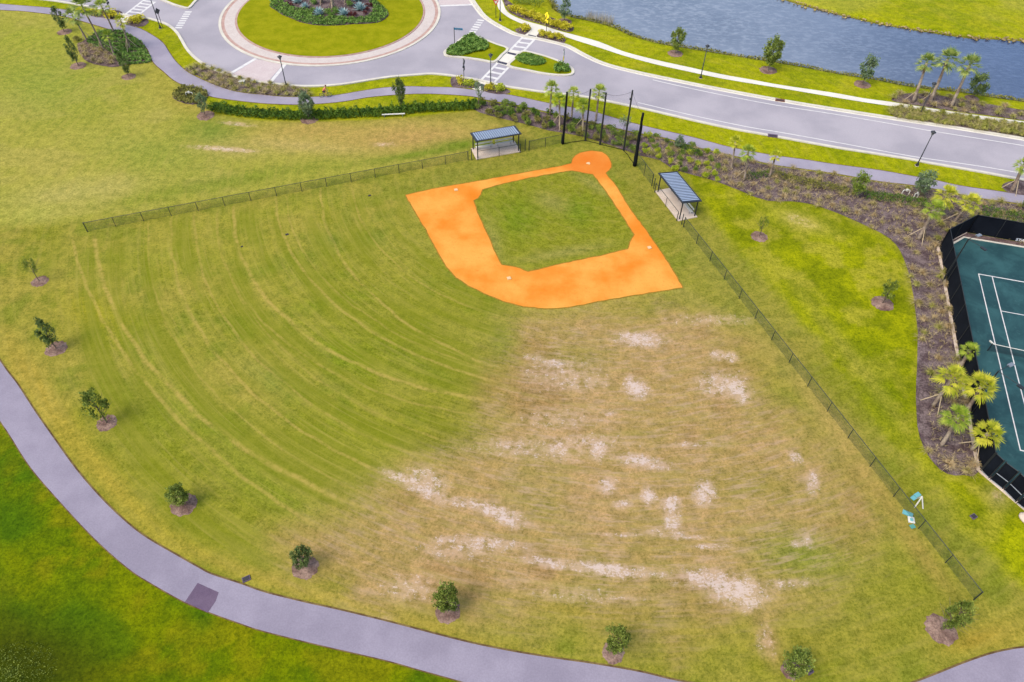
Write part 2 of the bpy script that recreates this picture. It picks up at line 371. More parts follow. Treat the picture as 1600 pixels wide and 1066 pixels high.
# worn straw and tan in the right outfield
dry=reg([(830,500),(900,490),(1010,488),(1090,500),(1150,560),(1200,640),(1290,700),(1340,770),(1330,850),(1290,930),(1150,960),(1040,985),(880,960),(760,940),(640,925),(600,960),(520,890),(470,840),(560,770),(650,735),(730,680),(770,610),(800,540)],4.2,2.5,5)
over(rgb(182,154,98),dry*.97); over(rgb(192,160,112),dry*sstep(n3,.45,.62)*.65); over(rgb(162,146,76),dry*sstep(n2,.5,.66)*.4); over(rgb(160,128,82),dry*sstep(fbm(X,Y,6,3,9),.52,.68)*.6)
over(rgb(142,144,60),dry*sstep(fbm(X,Y,9,3,12),.56,.7)*.3)
for b,c,s in [((760,610,30,40,20),(172,138,92),.8),((1040,530,160,30,4),(186,156,108),.5),((520,860,70,30,20),(182,154,100),.7),((660,905,60,30,0),(186,154,108),.7),((1300,660,140,20,52),(188,166,110),.7),
    ((1380,780,100,18,52),(182,158,96),.6),((1450,880,80,14,52),(172,150,88),.6),((1200,760,120,28,5),(150,142,60),.6),((1260,870,90,40,10),(132,146,48),.8),((1400,940,90,60,20),(146,150,54),.7),
    ((1090,470,120,10,30),(172,162,98),.5),((900,560,60,20,0),(150,142,58),.6),((700,640,70,40,20),(136,140,46),.8),((600,530,120,60,25),(136,146,42),.7),((780,530,26,40,0),(126,138,48),.8),
    ((690,690,50,20,0),(128,130,48),.8),((640,560,90,16,30),(120,138,36),.6),((940,960,160,16,10),(166,152,70),.8),((620,965,200,10,15),(176,160,78),.8),((1250,1000,200,40,0),(158,154,64),.7),
    ((1570,990,60,30,-10),(178,164,74),.8),((1520,1000,40,14,-15),(176,150,60),.6),((1200,1000,14,40,-20),(182,152,110),.8),((60,610,110,22,56),(182,164,76),.9),((170,750,140,22,48),(180,166,70),.9),
    ((330,870,150,14,24),(172,164,64),.9),((430,905,130,9,18),(190,168,92),.6),((460,450,120,50,30),(146,152,52),.5),((250,400,140,26,-8),(150,156,52),.6),((430,330,160,12,-10),(150,156,56),.8),
    ((420,420,60,8,-8),(122,140,44),.7),((470,400,60,8,-8),(122,140,44),.7),((520,470,120,9,-12),(122,142,36),.6),((580,372,22,12,0),(108,132,48),.7),((510,375,22,10,0),(108,132,52),.7),
    ((540,555,50,20,30),(118,146,20),.7),((420,590,60,20,30),(128,146,66),.5),((150,490,60,26,20),(158,160,20),.6),((250,640,60,60,40),(124,144,34),.6),((350,680,120,26,45),(116,140,26),.5),
    ((560,690,80,30,25),(140,152,36),.5),((420,770,100,26,25),(122,142,34),.6),((230,560,60,20,50),(134,146,48),.5),((800,250,300,10,-10),(150,154,66),.5),((700,275,120,8,-12),(126,134,58),.4),
    ((620,420,60,60,60),(156,156,66),.4),((1040,300,14,90,-30),(158,156,74),.6),((1110,420,20,140,-38),(152,152,76),.6),((1000,300,12,80,-30),(146,146,66),.5),((1030,480,60,10,-10),(134,138,58),.5)]:
    over(rgb(*c),blob(*b)*s)
# lime verges
N=[(-200,13),(-100,8),(0,11),(75,17),(140,30),(190,45),(225,66),(250,98),(280,124),(310,146),(327,163),(335,178),(400,188),(480,190),(600,186),(745,172),(800,175),(900,190),(1000,210),(1100,235),(1200,262),(1600,310),(1900,350),(1900,-150),(-300,-190)]
lm=reg(N,.35,.1); over(rgb(164,174,12),lm); over(rgb(142,158,8),lm*sstep(n2,.45,.62)*.8); over(rgb(182,182,38),lm*sstep(n3,.55,.7)*.5)
over(rgb(172,176,70),lm*reg([(1160,-2),(1287,14),(1450,47),(1900,88),(1900,-160),(1000,-160)],2)*sstep(n1,.4,.6)*.7)
T=[(1078,262),(1120,282),(1237,312),(1305,330),(1375,363),(1412,403),(1424,465),(1436,540),(1434,645),(1442,697),(1480,740),(1531,737),(1610,800),(1800,900),(1900,1060),(1640,960),(1560,880),(1470,770),(1380,660),(1290,545),(1215,455),(1150,380),(1108,330),(1088,296)]
tm=reg(T,1.1,1.0,6); over(rgb(160,170,12),tm); over(rgb(128,142,10),tm*sstep(n2,.44,.6)*.85); over(rgb(184,180,70),tm*sstep(n3,.52,.68)*.6)
for b,c,s in [((1250,345,50,14,20),(192,186,90),.8),((1200,300,90,12,15),(126,146,14),.7),((1390,380,60,10,30),(136,150,12),.6),((1370,630,50,80,0),(116,140,6),.55),((1500,790,40,16,25),(124,140,10),.8),((1560,775,22,16,40),(186,176,120),.8),((1590,850,40,40,0),(172,182,14),.6),
    ((1330,560,160,12,52),(182,176,84),.55),((1460,760,120,18,52),(182,180,76),.6),((1100,300,40,10,30),(150,160,22),.6)]:
    over(rgb(*c),blob(*b)*s*reg(T,3))
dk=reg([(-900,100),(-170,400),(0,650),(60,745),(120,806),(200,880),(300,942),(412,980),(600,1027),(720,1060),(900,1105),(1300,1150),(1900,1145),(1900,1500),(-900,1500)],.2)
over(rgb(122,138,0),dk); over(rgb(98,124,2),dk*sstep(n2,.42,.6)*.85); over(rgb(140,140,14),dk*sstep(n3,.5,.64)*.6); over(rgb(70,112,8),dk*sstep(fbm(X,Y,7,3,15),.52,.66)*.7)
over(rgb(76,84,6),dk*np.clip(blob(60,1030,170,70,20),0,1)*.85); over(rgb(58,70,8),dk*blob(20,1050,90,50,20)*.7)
inf=reg([(733,305),(760,292),(800,279),(850,270),(897,265),(930,270),(970,330),(1000,378),(988,395),(900,408),(825,425),(784,415),(745,340)],.3)
over(rgb(142,149,46),inf*.85); over(rgb(104,138,26),inf*.8*np.clip(blob(810,340,36,34)+blob(905,330,30,26),0,1)*.8); over(rgb(158,156,96),inf*np.clip(blob(862,315,28,14,20)+blob(770,380,14,40,-15)+blob(930,290,40,8,30)+blob(880,395,70,8,-10),0,1)*.6)
# bare sand, mowing rings
sand=np.zeros_like(X)
for b,s in [((640,752,45,8,20),1),((665,765,40,12,25),.9),((670,745,34,12,25),.65),((720,785,30,6,15),.85),((775,800,50,9,18),1.05),((790,812,26,8,30),1),((760,848,60,9,5),.8),((700,845,24,6,0),.9),((860,880,50,7,10),.9),((950,890,60,10,8),1.05),((1010,895,60,6,8),.7),
    ((1110,905,50,16,5),.95),((1150,922,46,22,10),1.1),((1170,940,22,16,0),.9),((1230,912,50,7,-3),.65),((980,938,30,8,0),.4),((1000,530,36,12,5),1),((1000,527,14,6,0),.9),((900,600,60,12,0),.5),((868,568,22,5,5),1),((835,560,20,5,10),.7),((880,585,70,30,0),.4),
    ((995,608,17,13,20),1.25),((984,596,8,10,0),.9),((1120,555,12,8,0),.8),((1142,558,12,8,10),.9),((1130,600,40,20,0),.7),((1150,607,22,14,30),1.1),((1160,620,12,12,0),.8),((1115,612,18,6,0),.6),((935,700,14,20,0),.9),((870,700,20,16,0),.75),((800,700,40,8,15),.7),((1000,720,36,9,10),1.05),((1030,728,24,8,0),.8),
    ((920,690,60,12,0),.5),((950,760,14,14,0),.85),((972,788,16,6,0),.85),((1013,775,10,14,-10),1.1),((1048,788,15,12,0),1.2),((1050,815,14,16,0),.9),((1062,835,10,8,0),.8),((1100,770,16,18,20),1.1),((955,838,50,3,0),.8),((1010,832,50,3,-8),.6),((1070,840,50,3,2),.6),((1110,854,40,3,0),.6),
    ((1243,713,12,8,40),.9),((1270,755,10,20,0),.75),((1262,845,8,10,-30),.9),((1245,850,10,5,-10),.8),((1085,695,40,5,0),.6),((955,645,12,4,-10),.8),((640,920,46,24,0),.5),((600,965,20,6,0),.4),((720,860,80,20,0),.4),((900,930,100,16,5),.35),((1200,1000,10,30,-15),.5),((1115,500,80,10,0),.4),
    ((1190,1010,6,20,-20),.6),((880,655,80,20,0),.35),((860,700,150,22,0),.35),((350,233,50,3.5,4),.9),((372,194,28,3,6),.7),((1250,345,30,8,20),.35),((600,226,20,4,0),.5),((1560,775,10,7,40),.6)]:
    sand=np.maximum(sand,blob(*b)*s)
ringm=reg([(90,385),(280,345),(500,300),(630,300),(700,430),(800,490),(795,560),(760,640),(700,700),(620,740),(600,800),(470,900),(300,850),(200,760),(100,560)],3)
dm=sdf(X,Y,WATER_PTS); Zg=np.where(dm>0,-.45-np.clip(dm,0,4)*.4,-.45*sstep(-dm,1.8,0)); Zg=np.where(near,Zg,0)
shore=sstep(dm,-.9,-.1); over(rgb(98,92,42),np.where(near,shore,0)*.9)
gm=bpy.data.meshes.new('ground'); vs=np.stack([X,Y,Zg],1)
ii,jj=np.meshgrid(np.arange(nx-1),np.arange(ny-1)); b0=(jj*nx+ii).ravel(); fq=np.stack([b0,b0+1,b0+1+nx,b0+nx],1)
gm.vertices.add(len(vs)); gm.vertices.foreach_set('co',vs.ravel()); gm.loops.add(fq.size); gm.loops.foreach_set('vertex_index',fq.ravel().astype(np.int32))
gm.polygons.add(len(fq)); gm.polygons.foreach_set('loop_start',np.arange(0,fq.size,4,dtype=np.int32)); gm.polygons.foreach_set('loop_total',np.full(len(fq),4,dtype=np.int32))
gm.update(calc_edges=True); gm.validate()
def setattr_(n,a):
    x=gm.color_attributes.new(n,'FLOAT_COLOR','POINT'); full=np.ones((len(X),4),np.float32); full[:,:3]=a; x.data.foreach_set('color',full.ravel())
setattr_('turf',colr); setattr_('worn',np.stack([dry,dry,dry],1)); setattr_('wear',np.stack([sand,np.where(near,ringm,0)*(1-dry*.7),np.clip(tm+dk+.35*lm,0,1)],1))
go=bpy.data.objects.new('ground',gm); col.objects.link(go); struct(go)
t=NT('turf'); p=t.pos(); base=t.attr('turf'); sn=t.attr('wear','Red'); rg=t.attr('wear','Green'); dr=t.attr('worn','Red'); lu=t.attr('wear','Blue')
sub=t.n('ShaderNodeVectorMath',operation='SUBTRACT'); t.l(p,sub.inputs[0]); sub.inputs[1].default_value=(HOME.x,HOME.y,0)
sx=t.n('ShaderNodeSeparateXYZ'); t.l(sub.outputs[0],sx.inputs[0])
rad=t.math('SQRT',t.math('ADD',t.math('MULTIPLY',sx.outputs[0],sx.outputs[0]),t.math('MULTIPLY',sx.outputs[1],sx.outputs[1])))
ang=t.math('ARCTAN2',sx.outputs[1],sx.outputs[0])
def polar(fr,fa):
    cb=t.n('ShaderNodeCombineXYZ'); t.l(t.math('MULTIPLY',rad,fr),cb.inputs[0]); t.l(t.math('MULTIPLY',ang,fa),cb.inputs[1]); return cb.outputs[0]
f1=t.noise(p,1.1,5,.7); f2=t.noise(p,4.2,5,.8); f3=t.noise(t.scale(p,1,1,1),.35,4,.6)
c=t.mix(t.ramp(f1,.32,.68),t.mix(1.0,base,(.76,.79,.72,1),'MULTIPLY'),t.mix(1.0,base,(1.22,1.17,1.2,1),'MULTIPLY'))
c=t.mix(t.ramp(f2,.40,.54,1,0),c,t.mix(1.0,c,(.66,.70,.56,1),'MULTIPLY')); f4=t.noise(polar(7,260),1,4,.8); c=t.mix(t.ramp(f4,.5,.66,0,.75),c,t.mix(1.0,c,(1.42,1.34,1.5,1),'MULTIPLY'))
c=t.mix(t.math('MULTIPLY',t.ramp(t.noise(p,2.6,5,.8),.5,.6),t.math('MULTIPLY',lu,.6)),c,t.mix(1.0,c,(.6,.66,.4,1),'MULTIPLY'))
st1=t.noise(polar(1.5,7),1,4,.6); st2=t.noise(polar(3.4,5),1,3,.6); st4=t.noise(polar(2.4,16),1,5,.75); st3=t.noise(polar(.42,2.2),1,3,.5)
nl=t.math('SUBTRACT',1.0,lu,True); c=t.mix(t.math('MULTIPLY',t.math('MULTIPLY',t.ramp(st1,.46,.68),.26),nl),c,C(182,172,92)); c=t.mix(t.math('MULTIPLY',t.ramp(st3,.44,.6),t.math('MULTIPLY',rg,.6)),c,C(126,136,34))
st5=t.noise(polar(1.9,1.6),1,2,.5); c=t.mix(t.math('MULTIPLY',t.math('MULTIPLY',t.ramp(st5,.46,.6),rg),.24),c,C(166,164,72)); c=t.mix(t.math('MULTIPLY',t.math('MULTIPLY',t.ramp(st2,.52,.7),rg),.27),c,C(186,176,98))
wob=t.math('MULTIPLY',t.math('SUBTRACT',t.noise(p,.25,2),.5),.7); gate=t.noise(p,.22,3,.7); gate2=t.noise(p,2.2,3,.7)
tot=None
for cx_,cy_,rr,wd_,am in [(28.5,105.4,88.8,.22,.8),(9.7,87.8,61.8,.30,1.0),(1.7,76.5,35.5,.26,1.0),(1.7,76.5,37.4,.16,.55),(8.6,80.6,38.5,.2,.8),(8.6,80.6,37.3,.14,.5),(12.7,79.1,36.8,.2,.85),(9.1,79.3,29.6,.16,.6),(9.1,79.3,47.6,.18,.6),(9.1,79.3,50.2,.2,.75),(9.1,79.3,45.2,.14,.5),(9.1,79.3,52.6,.14,.45)]:
    v=t.n('ShaderNodeVectorMath',operation='DISTANCE'); cb=t.n('ShaderNodeCombineXYZ'); s3=t.n('ShaderNodeSeparateXYZ'); t.l(p,s3.inputs[0]); t.l(s3.outputs[0],cb.inputs[0]); t.l(s3.outputs[1],cb.inputs[1])
    t.l(cb.outputs[0],v.inputs[0]); v.inputs[1].default_value=(cx_,cy_,0)
    d=t.math('ABSOLUTE',t.math('ADD',t.math('SUBTRACT',v.outputs['Value'],rr),wob)); k=t.ramp(d,.03,wd_*1.25,am,0)
    tot=k if tot is None else t.math('MAXIMUM',tot,k)
tot=t.math('MULTIPLY',t.math('MULTIPLY',tot,t.ramp(gate,.36,.54,.3,1)),t.math('MULTIPLY',t.ramp(rg,.1,.6),t.ramp(gate2,.35,.55,.35,1)))
c=t.mix(t.math('MULTIPLY',tot,.58),c,C(200,178,106))
c=t.mix(t.math('MULTIPLY',t.ramp(st4,.46,.66),t.math('MULTIPLY',dr,.55)),c,C(208,178,150))
spk=t.noise(polar(5.2,110),1,5,.85); spq=t.noise(p,1.6,3,.6); sg_=t.noise(p,6,3,.8); sb=t.math('ADD',t.math('ADD',t.math('MULTIPLY',spk,.45),t.math('MULTIPLY',sg_,.35)),t.math('MULTIPLY',spq,.35)); sf=t.ramp(t.math('ADD',sb,t.math('MULTIPLY',t.math('MINIMUM',sn,.95),.15)),.655,.735); sf=t.math('MULTIPLY',sf,t.ramp(sn,.05,.22))
c=t.mix(t.ramp(t.math('MULTIPLY',sn,t.ramp(f1,.3,.6)),.03,.5,0,.55),c,C(212,184,164)); c=t.mix(t.math('MULTIPLY',sf,.68),c,C(234,216,214))
c=t.mix(t.math('SUBTRACT',1.0,dr,True),c,t.mix(1.0,c,(1.05,1.0,.84,1),'MULTIPLY')); t.bump(f4,.5,.05); t.done(c,.95,.05); gm.materials.append(t.m)
# water
def offset(pts,d):
    o=[]; n=len(pts)
    for i in range(n):
        e=pts[(i+1)%n]-pts[i-1]; e.normalize(); o.append(pts[i]+Vector((e.y,-e.x,0))*d)
    return o
area=sum(a.x*b.y-b.x*a.y for a,b in zip(WATER_PTS,WATER_PTS[1:]+WATER_PTS[:1]))
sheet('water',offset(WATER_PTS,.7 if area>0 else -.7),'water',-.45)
# ------------------------------------------------------------------ roads, paths and kerbs
M['soil_edge']=two('soil_edge',C(112,88,62),C(150,128,84),1.2,.95,.05,.35,.65,(5,.7))
RC=Vector((-30.9903,120.082,0))
RO,RI=17.5779,14.9506
SK=[(-260,-62),(-120,-30),(-20,-10),(70,0),(120,7.5),(155,15),(192,24),(225,28),(250,34.5),(265,41),(277,52),(285,65),(292,77),(305,91),(325,105),(350,115),(390,126),(425,131),(465,135),(500,135),(537,132),(575,126),(612,120.5),(650,117.5),(675,116),(707,119),(740,124.5),(768,130),(792,136),(825,141),(850,144.5),(907,151),(950,159),(1005,170.5),(1050,181),(1100,192.5),(1150,203),(1207,213),(1300,230),(1350,238),(1425,250),(1450,255),(1525,268),(1590,280),(1680,296),(1850,326)]
NK=[(1850,258),(1700,234),(1600,217.5),(1500,201),(1400,186),(1300,170.5),(1212,156),(1125,140),(1050,125),(1000,114.5),(962,105.5),(937,97.5),(912,86),(887,72.5),(862,65.5),(837,60),(807,54),(790,46.5),(770,35.5),(755,24.5),(745,12),(737,0),(731,-14),(729,-30),(735,-60)]
skw=smooth(P(SK),3); nkw=smooth(P(NK),3)
arc=[RC+Vector((math.cos(a),math.sin(a),0))*23.5 for a in np.linspace(R(40),R(165),24)]
leg=[arc[0]+Vector((14,40,0)),arc[0]+Vector((3,40,0)),arc[0]+Vector((-2,10,0))]
wleg=P([(40,-105),(-300,-150)])
sheet('road',skw+nkw+leg[0:2]+arc[1:]+[RC+Vector((-23.5,2,0)),RC+Vector((-38,14,0)),RC+Vector((-90,34,0))],'asphalt',.012)
struct(strip(MB(),lu_:=smooth(P(LOW_UP),5),.13,0,.021).build('path_edge','soil_edge')); struct(strip(MB(),smooth(P(LOW_LO),5),.08,0,.021).build('path_edge','soil_edge'))
for q_ in (TRAIL_UP,TRAIL_LO): struct(strip(MB(),smooth(P(q_),3),.12,0,.026).build('path_edge','soil_edge'))
kb=MB(); strip(kb,[p+Vector((0,0,0)) for p in skw],.42,-.02,.14); struct(kb.build('kerb','kerb'))
kb=MB(); strip(kb,nkw,.42,-.02,.14); struct(kb.build('kerb','kerb'))
g1=MB(); strip(g1,offset(nkw,0),1.0,0,.018); struct(g1.build('gutter','sidewalk'))
def circ(r,n=96): return [RC+Vector((math.cos(2*math.pi*i/n),math.sin(2*math.pi*i/n),0))*r for i in range(n)]
sheet('apron_edging',circ(RO),'paver_edge',.07)
struct(strip(MB(),circ(RO+.05),.42,-.02,.09,True).build('kerb','kerb'))
struct(strip(MB(),circ((RO+RI)/2-.15),RO-RI-1.0,-.02,.082,True).build('paved_apron','paver_apron'))
struct(strip(MB(),circ(RI+.12),.3,-.02,.13,True).build('kerb','paver_edge'))
def turf_sheet(name,pts,z,c1,c2):
    key=name+str(z)
    if (c1,c2) not in TS: TS[(c1,c2)]=two('verge_turf',C(*c1),C(*c2),.5,.95,.05,.35,.65,(4.5,.82),.3)
    return sheet(name,pts,TS[(c1,c2)],z)
TS={}
turf_sheet('grass_island',circ(RI),.16,(150,156,4),(170,170,20))
line('paver_band',[(357,117),(400,91.5)],'road_paint',.5,.018); line('paver_band',[(421,131),(446,100)],'road_paint',.5,.018)
sheet('brick_crossing',P([(361,117.5),(401,93),(443,100),(417,129.5),(390,125.5)]),'paver_pink',.016)
sheet('brick_crossing',P([(685,8),(686,-20),(731,-20),(738,2),(738,7)]),'paver_pink',.016); line('paver_band',[(686,9.5),(739,7.5)],'road_paint',.5,.019)
sheet('trail',smooth(P(TRAIL_UP),3)+smooth(P(TRAIL_LO),3)[::-1],'trail',.02,jit=.03)
lu_=smooth(P(LOW_UP),5); ll_=smooth(P(LOW_LO),5)
sheet('path',lu_+ll_[::-1],'trail_low',.016,jit=.035)
sheet('asphalt_patch',P([(309,911),(342,926),(337,940),(325,957.5),(289,941)]),'patch',.022)
SWU=[(731,-60),(770,-24),(785,2),(790,15),(800,24),(820,32.5),(850,41),(875,49),(900,55.5),(937,66),(975,81),(1025,94),(1075,105),(1125,116),(1175,125),(1225,134),(1300,145),(1350,154),(1395,160),(1450,169),(1525,180),(1600,190),(1700,205),(1850,228)]
SWL=[(722,-60),(760,-24),(775,0),(779,14),(792,26),(812,36),(842,46),(872,54),(900,63.5),(937,75),(975,87.5),(1025,101),(1075,112),(1125,122.5),(1175,131),(1225,139),(1275,147.5),(1350,160),(1395,166.5),(1450,174.5),(1525,186),(1600,196.5),(1700,212),(1850,236)]
sheet('sidewalk',smooth(P(SWU),3)+smooth(P(SWL),3)[::-1],'sidewalk',.028)
sheet('sidewalk',P([(826,38),(858,46),(850,52),(838,61),(818,57),(829,47)]),'sidewalk',.024)
sheet('sidewalk',P([(752,124),(772,129),(762,137),(772,146),(742,141),(735,137)]),'sidewalk',.024)
sheet('sidewalk',P([(192,21),(214,26),(206,33),(214,43),(196,38),(182,31)]),'sidewalk',.024)
# road markings
def mark(px,w=.14): return line('lane_marking',px,'road_paint',w,.02,3)
mark([(1020,125),(1050,132),(1125,148),(1212,164.5),(1300,178),(1400,195),(1450,204),(1525,216),(1600,228),(1750,254)])
mark([(997,160.5),(1075,179),(1150,195),(1185,201.5),(1225,208),(1325,226),(1425,244.5),(1525,259),(1600,271.5),(1750,298)])
def ladder(L0,L1,R0,R1,n,dark=()):
    a,b,c,d=(at(*q) for q in (L0,L1,R0,R1)); m=MB()
    for s,e in ((a,b),(c,d)): strip(m,[s,e],.35,0,.021)
    m2=MB()
    for i in range(n):
        k0=(i+.08)/n; k1=(i+.42)/n
        if any(x0<=k0<=x1 for x0,x1 in dark): continue
        z=Vector((0,0,.024)); m2.quad(a.lerp(b,k0)+z,c.lerp(d,k0)+z,c.lerp(d,k1)+z,a.lerp(b,k1)+z)
    struct(m.build('crosswalk_marking','road_paint')); struct(m2.build('crosswalk_marking','road_paint'))
ladder((816.5,58.5),(752.5,124.5),(836,61),(772.5,129),10,((.38,.66),))
ladder((225,0),(197,22),(243,3),(216,24),5)
def dashes(a,b,n,ln=1.1):
    a,b=at(*a),at(*b); d=(b-a).normalized(); s=Vector((-d.y,d.x,0)); m=MB()
    for i in range(n):
        p=a.lerp(b,i/(n-1)); z=Vector((0,0,.02)); q=d*.22; r=s*ln*.5; m.quad(p-q-r+z,p+q-r+z,p+q+r+z,p-q+r+z)
    struct(m.build('yield_marking','road_paint'))
dashes((751,32),(736,53.5),7); dashes((294,19),(279,43.5),8)
# islands
def island(px,z=.17):
    pts=smooth(P(px),3,True); turf_sheet('grass_island',pts,z-.02,(136,150,6),(162,166,14)); struct(strip(MB(),pts,.42,0,z,True).build('kerb','kerb'))
island([(737.5,55),(750,60),(775,70),(793,77),(784,87),(772,97.5),(750,94.5),(725,91),(700,88.5),(695,84.5),(697,80),(707,73),(720,62.5),(729,56.5)])
island([(816,81.5),(837,85),(862,92.5),(882,101),(894,109),(893,117),(875,118.5),(850,116),(825,111),(795,104),(804,93)])
island([(246,-4),(262,4),(275,9),(292,13.5),(298,11),(304,4),(315,-6),(320,-16),(280,-22),(240,-16)])
sheet('sidewalk',P([(798,78),(815,81.5),(793,104),(773,98)]),'sidewalk',.03)
for q in ([(826,54),(838,57),(835,60),(823,57)],[(794,81.5),(808,84.5),(806,87.5),(792,84)],[(779,95.5),(793,99),(791,102),(776,98)],[(752,131),(758,133),(754,136),(748,134)]):
    sheet('tactile_strip',P(q),'dome_mat',.034)
# ------------------------------------------------------------------ infield
def Z(px,x0,y0,s): return [(x0+a/s,y0+b/s) for a,b in px]
OUT=Z([(107,272),(170,256),(240,240),(400,213),(520,192),(640,170),(750,150),(860,130),(925,116),(935,113),(940,92),(955,74),(980,60),(1008,53),(1035,50),(1065,52),(1090,57),(1113,70),(1130,90),(1138,113),(1136,132),(1126,148),(1108,161),(1165,230),(1230,340),(1320,460),(1400,575),(1450,655),(1497,735),(1400,750),(1250,775),(1100,800),(950,830),(870,838),(800,840),(700,830),(600,805),(500,765),(420,725),(360,685),(310,630),(270,560),(240,505),(210,450),(150,350)],600,220,3.2)
INN=Z([(493,245),(560,224),(640,205),(800,172),(900,156),(940,150),(975,156),(1010,163),(1043,169),(1100,240),(1140,300),(1180,360),(1218,420),(1252,470),(1238,488),(1228,510),(1220,540),(1100,570),(1000,590),(900,612),(800,635),(720,655),(700,645),(680,637),(650,630),(620,626),(590,620),(565,575),(545,530),(520,470),(500,430),(470,360),(447,300),(470,287),(485,268)],600,220,3.2)
def dens(pts,st=.35):
    o=[]; n=len(pts)
    for i in range(n):
        a,b=pts[i],pts[(i+1)%n]; k=max(1,int((b-a).length/st))
        for q in range(k): o.append(a.lerp(b,q/k)+Vector((random.uniform(-.045,.045),random.uniform(-.045,.045),0)))
    return o
t=NT('clay'); p=t.pos()
dv=t.n('ShaderNodeVectorMath',operation='DISTANCE'); t.l(p,dv.inputs[0]); dv.inputs[1].default_value=(HOME.x,HOME.y,0)
f=t.noise(p,.22,4,.6); c=t.mix(t.ramp(f,.25,.7),C(250,146,46),C(255,186,90))
c=t.mix(t.math('MULTIPLY',t.ramp(t.noise(p,.13,3),.46,.7),.7),c,C(244,138,34))
c=t.mix(t.ramp(dv.outputs['Value'],2.0,4.4,.6,0),c,C(238,122,44))
c=t.mix(t.ramp(t.noise(p,3.2,5,.75),.52,.72,0,.4),c,C(226,118,52)); c=t.mix(t.ramp(t.noise(p,14,2),.4,.65,0,.3),c,t.mix(1.0,c,(.8,.76,.7,1),'MULTIPLY'))
gn=t.noise(p,6,4,.7); t.bump(gn,.25,.03); M['clay']=t.done(c,.95,.05)
sheet('infield_clay',dens(P(OUT)),'clay',.012,[dens(P(INN))])
M['worn_edge']=two('worn_edge',C(188,140,56),C(160,134,52),1.5,.95,.05,.35,.65,(6,.8))
for q in (OUT,INN): struct(strip(MB(),dens(P(q),.5),.13,0,.017,True).build('clay_edge','worn_edge'))
BEDS={}
def bed(name,px,mat='mulch',z=.03,k=3): 
    pts=smooth(P(px),k,True); BEDS[name]=pts; return sheet('planting_bed',pts,mat,z,jit=.05)
bed('A',Z([(488,270),(515,262),(560,230),(620,200),(700,190),(760,196),(800,212),(850,240),(890,270),(920,320),(948,382),(860,400),(800,405),(740,418),(690,420),(640,412),(590,402),(540,382),(505,345),(486,300)],0,0,4),'mulch_dark')
bed('B',Z([(155,432),(200,415),(260,408),(330,430),(430,470),(500,492),(560,508),(650,522),(740,532),(860,545),(905,560),(935,598),(860,601),(760,600),(640,590),(520,577),(430,556),(330,520),(230,475)],250,0,4))
bed('C',Z([(80,610),(100,575),(140,548),(200,545),(250,555),(295,580),(300,605),(260,640),(200,655),(130,640)],250,0,4))
D_LO=[(1531,735),(1505,743),(1480,740),(1460,725),(1442,697),(1433,665),(1431,620),(1433,570),(1433,520),(1430,482),(1425,450),(1420,430),(1412,405),(1400,382),(1375,364),(1340,347),(1305,332),(1270,320),(1237,315),(1200,314),(1160,300),(1120,284),(1080,273),(1050,264),(1030,250),(998,243),(974,234),(940,223),(912,214),(875,207),(857,204),(825,195),(795,188),(762,180),(740,171)]
DU=[(736,158),(748,157),(762,159),(800,165),(850,176),(904,189),(940,197),(990,209),(1040,218),(1080,230),(1120,240),(1165,250),(1215,261),(1275,269),(1325,277),(1375,286),(1420,291),(1462,298),(1500,306),(1537,313),(1590,320),(1680,338),(1750,352),(1750,405),(1600,379),(1511,363),(1467,386.5),(1480,440),(1497,560),(1512,645)]
bed('D',D_LO[::-1][0:0]+DU+D_LO,'mulch',.03,2)
bed('E',Z([(1470,350),(1530,333),(1600,325),(1700,330),(1720,410),(1600,422),(1520,408),(1475,388)],1200,200,4))
bed('F',[(1396,153),(1410,147),(1435,146.5),(1460,148),(1500,155),(1550,164),(1600,172.5),(1700,190),(1700,203),(1600,188.5),(1525,178.5),(1450,167.5),(1397,159)])
bed('G',[(1399,168),(1450,176),(1525,188),(1600,198.5),(1700,214),(1700,231),(1600,214.5),(1500,198.5),(1400,183.5)])
bed('H',[(706,121),(730,124.5),(748,129),(752,134),(740,138),(718,137),(706,135)])
bed('I',[(754,136),(768,133),(792,139),(797,145),(780,148),(756,143)])
bed('J',[(806,46),(820,41),(830,43),(826,50),(817,55),(808,51)])
bed('K',[(839,56),(846,49),(862,54),(882,60),(880,68),(862,65),(842,60)])
bed('L',[(786,-4),(800,6),(820,14),(850,24),(880,34),(896,42),(892,50),(872,47),(850,39.5),(822,31),(802,22.5),(792,14)])
bed('Q',[(196,38),(210,25),(228,29),(232,36),(222,42),(208,41)])
bed('S',[(140,24),(160,16),(186,17),(192,24),(184,30),(160,28)])
bed('O',Z([(200,0),(160,80),(225,130),(300,180),(400,220),(500,262),(620,290),(730,302),(850,305),(980,298),(1100,288),(1240,284),(1380,270),(1460,235),(1505,180),(1480,130),(1420,70),(1340,0),(1240,-120),(1000,-190),(700,-190),(400,-130)],400,0,7.27),'mulch',.18)
def ring(px,r,mat='ring_mulch'):
    n=34; c=at(*px); pts=[c+Vector((math.cos(2*math.pi*i/n),math.sin(2*math.pi*i/n),0))*r*random.uniform(.9,1.08) for i in range(n)]
    m=MB(); m.v=[tuple(Vector((p.x,p.y,.012))) for p in pts]+[(c.x,c.y,.06)]
    mid=[c.lerp(p,.6) for p in pts]; m.v+= [(q.x+random.uniform(-.05,.05),q.y,.045+random.uniform(-.015,.015)) for q in mid]
    for i in range(n):
        j=(i+1)%n; m.f.append((i,j,n+1+j,n+1+i)); m.f.append((n+1+i,n+1+j,n))
    return struct(m.build('mulch_ring',mat))
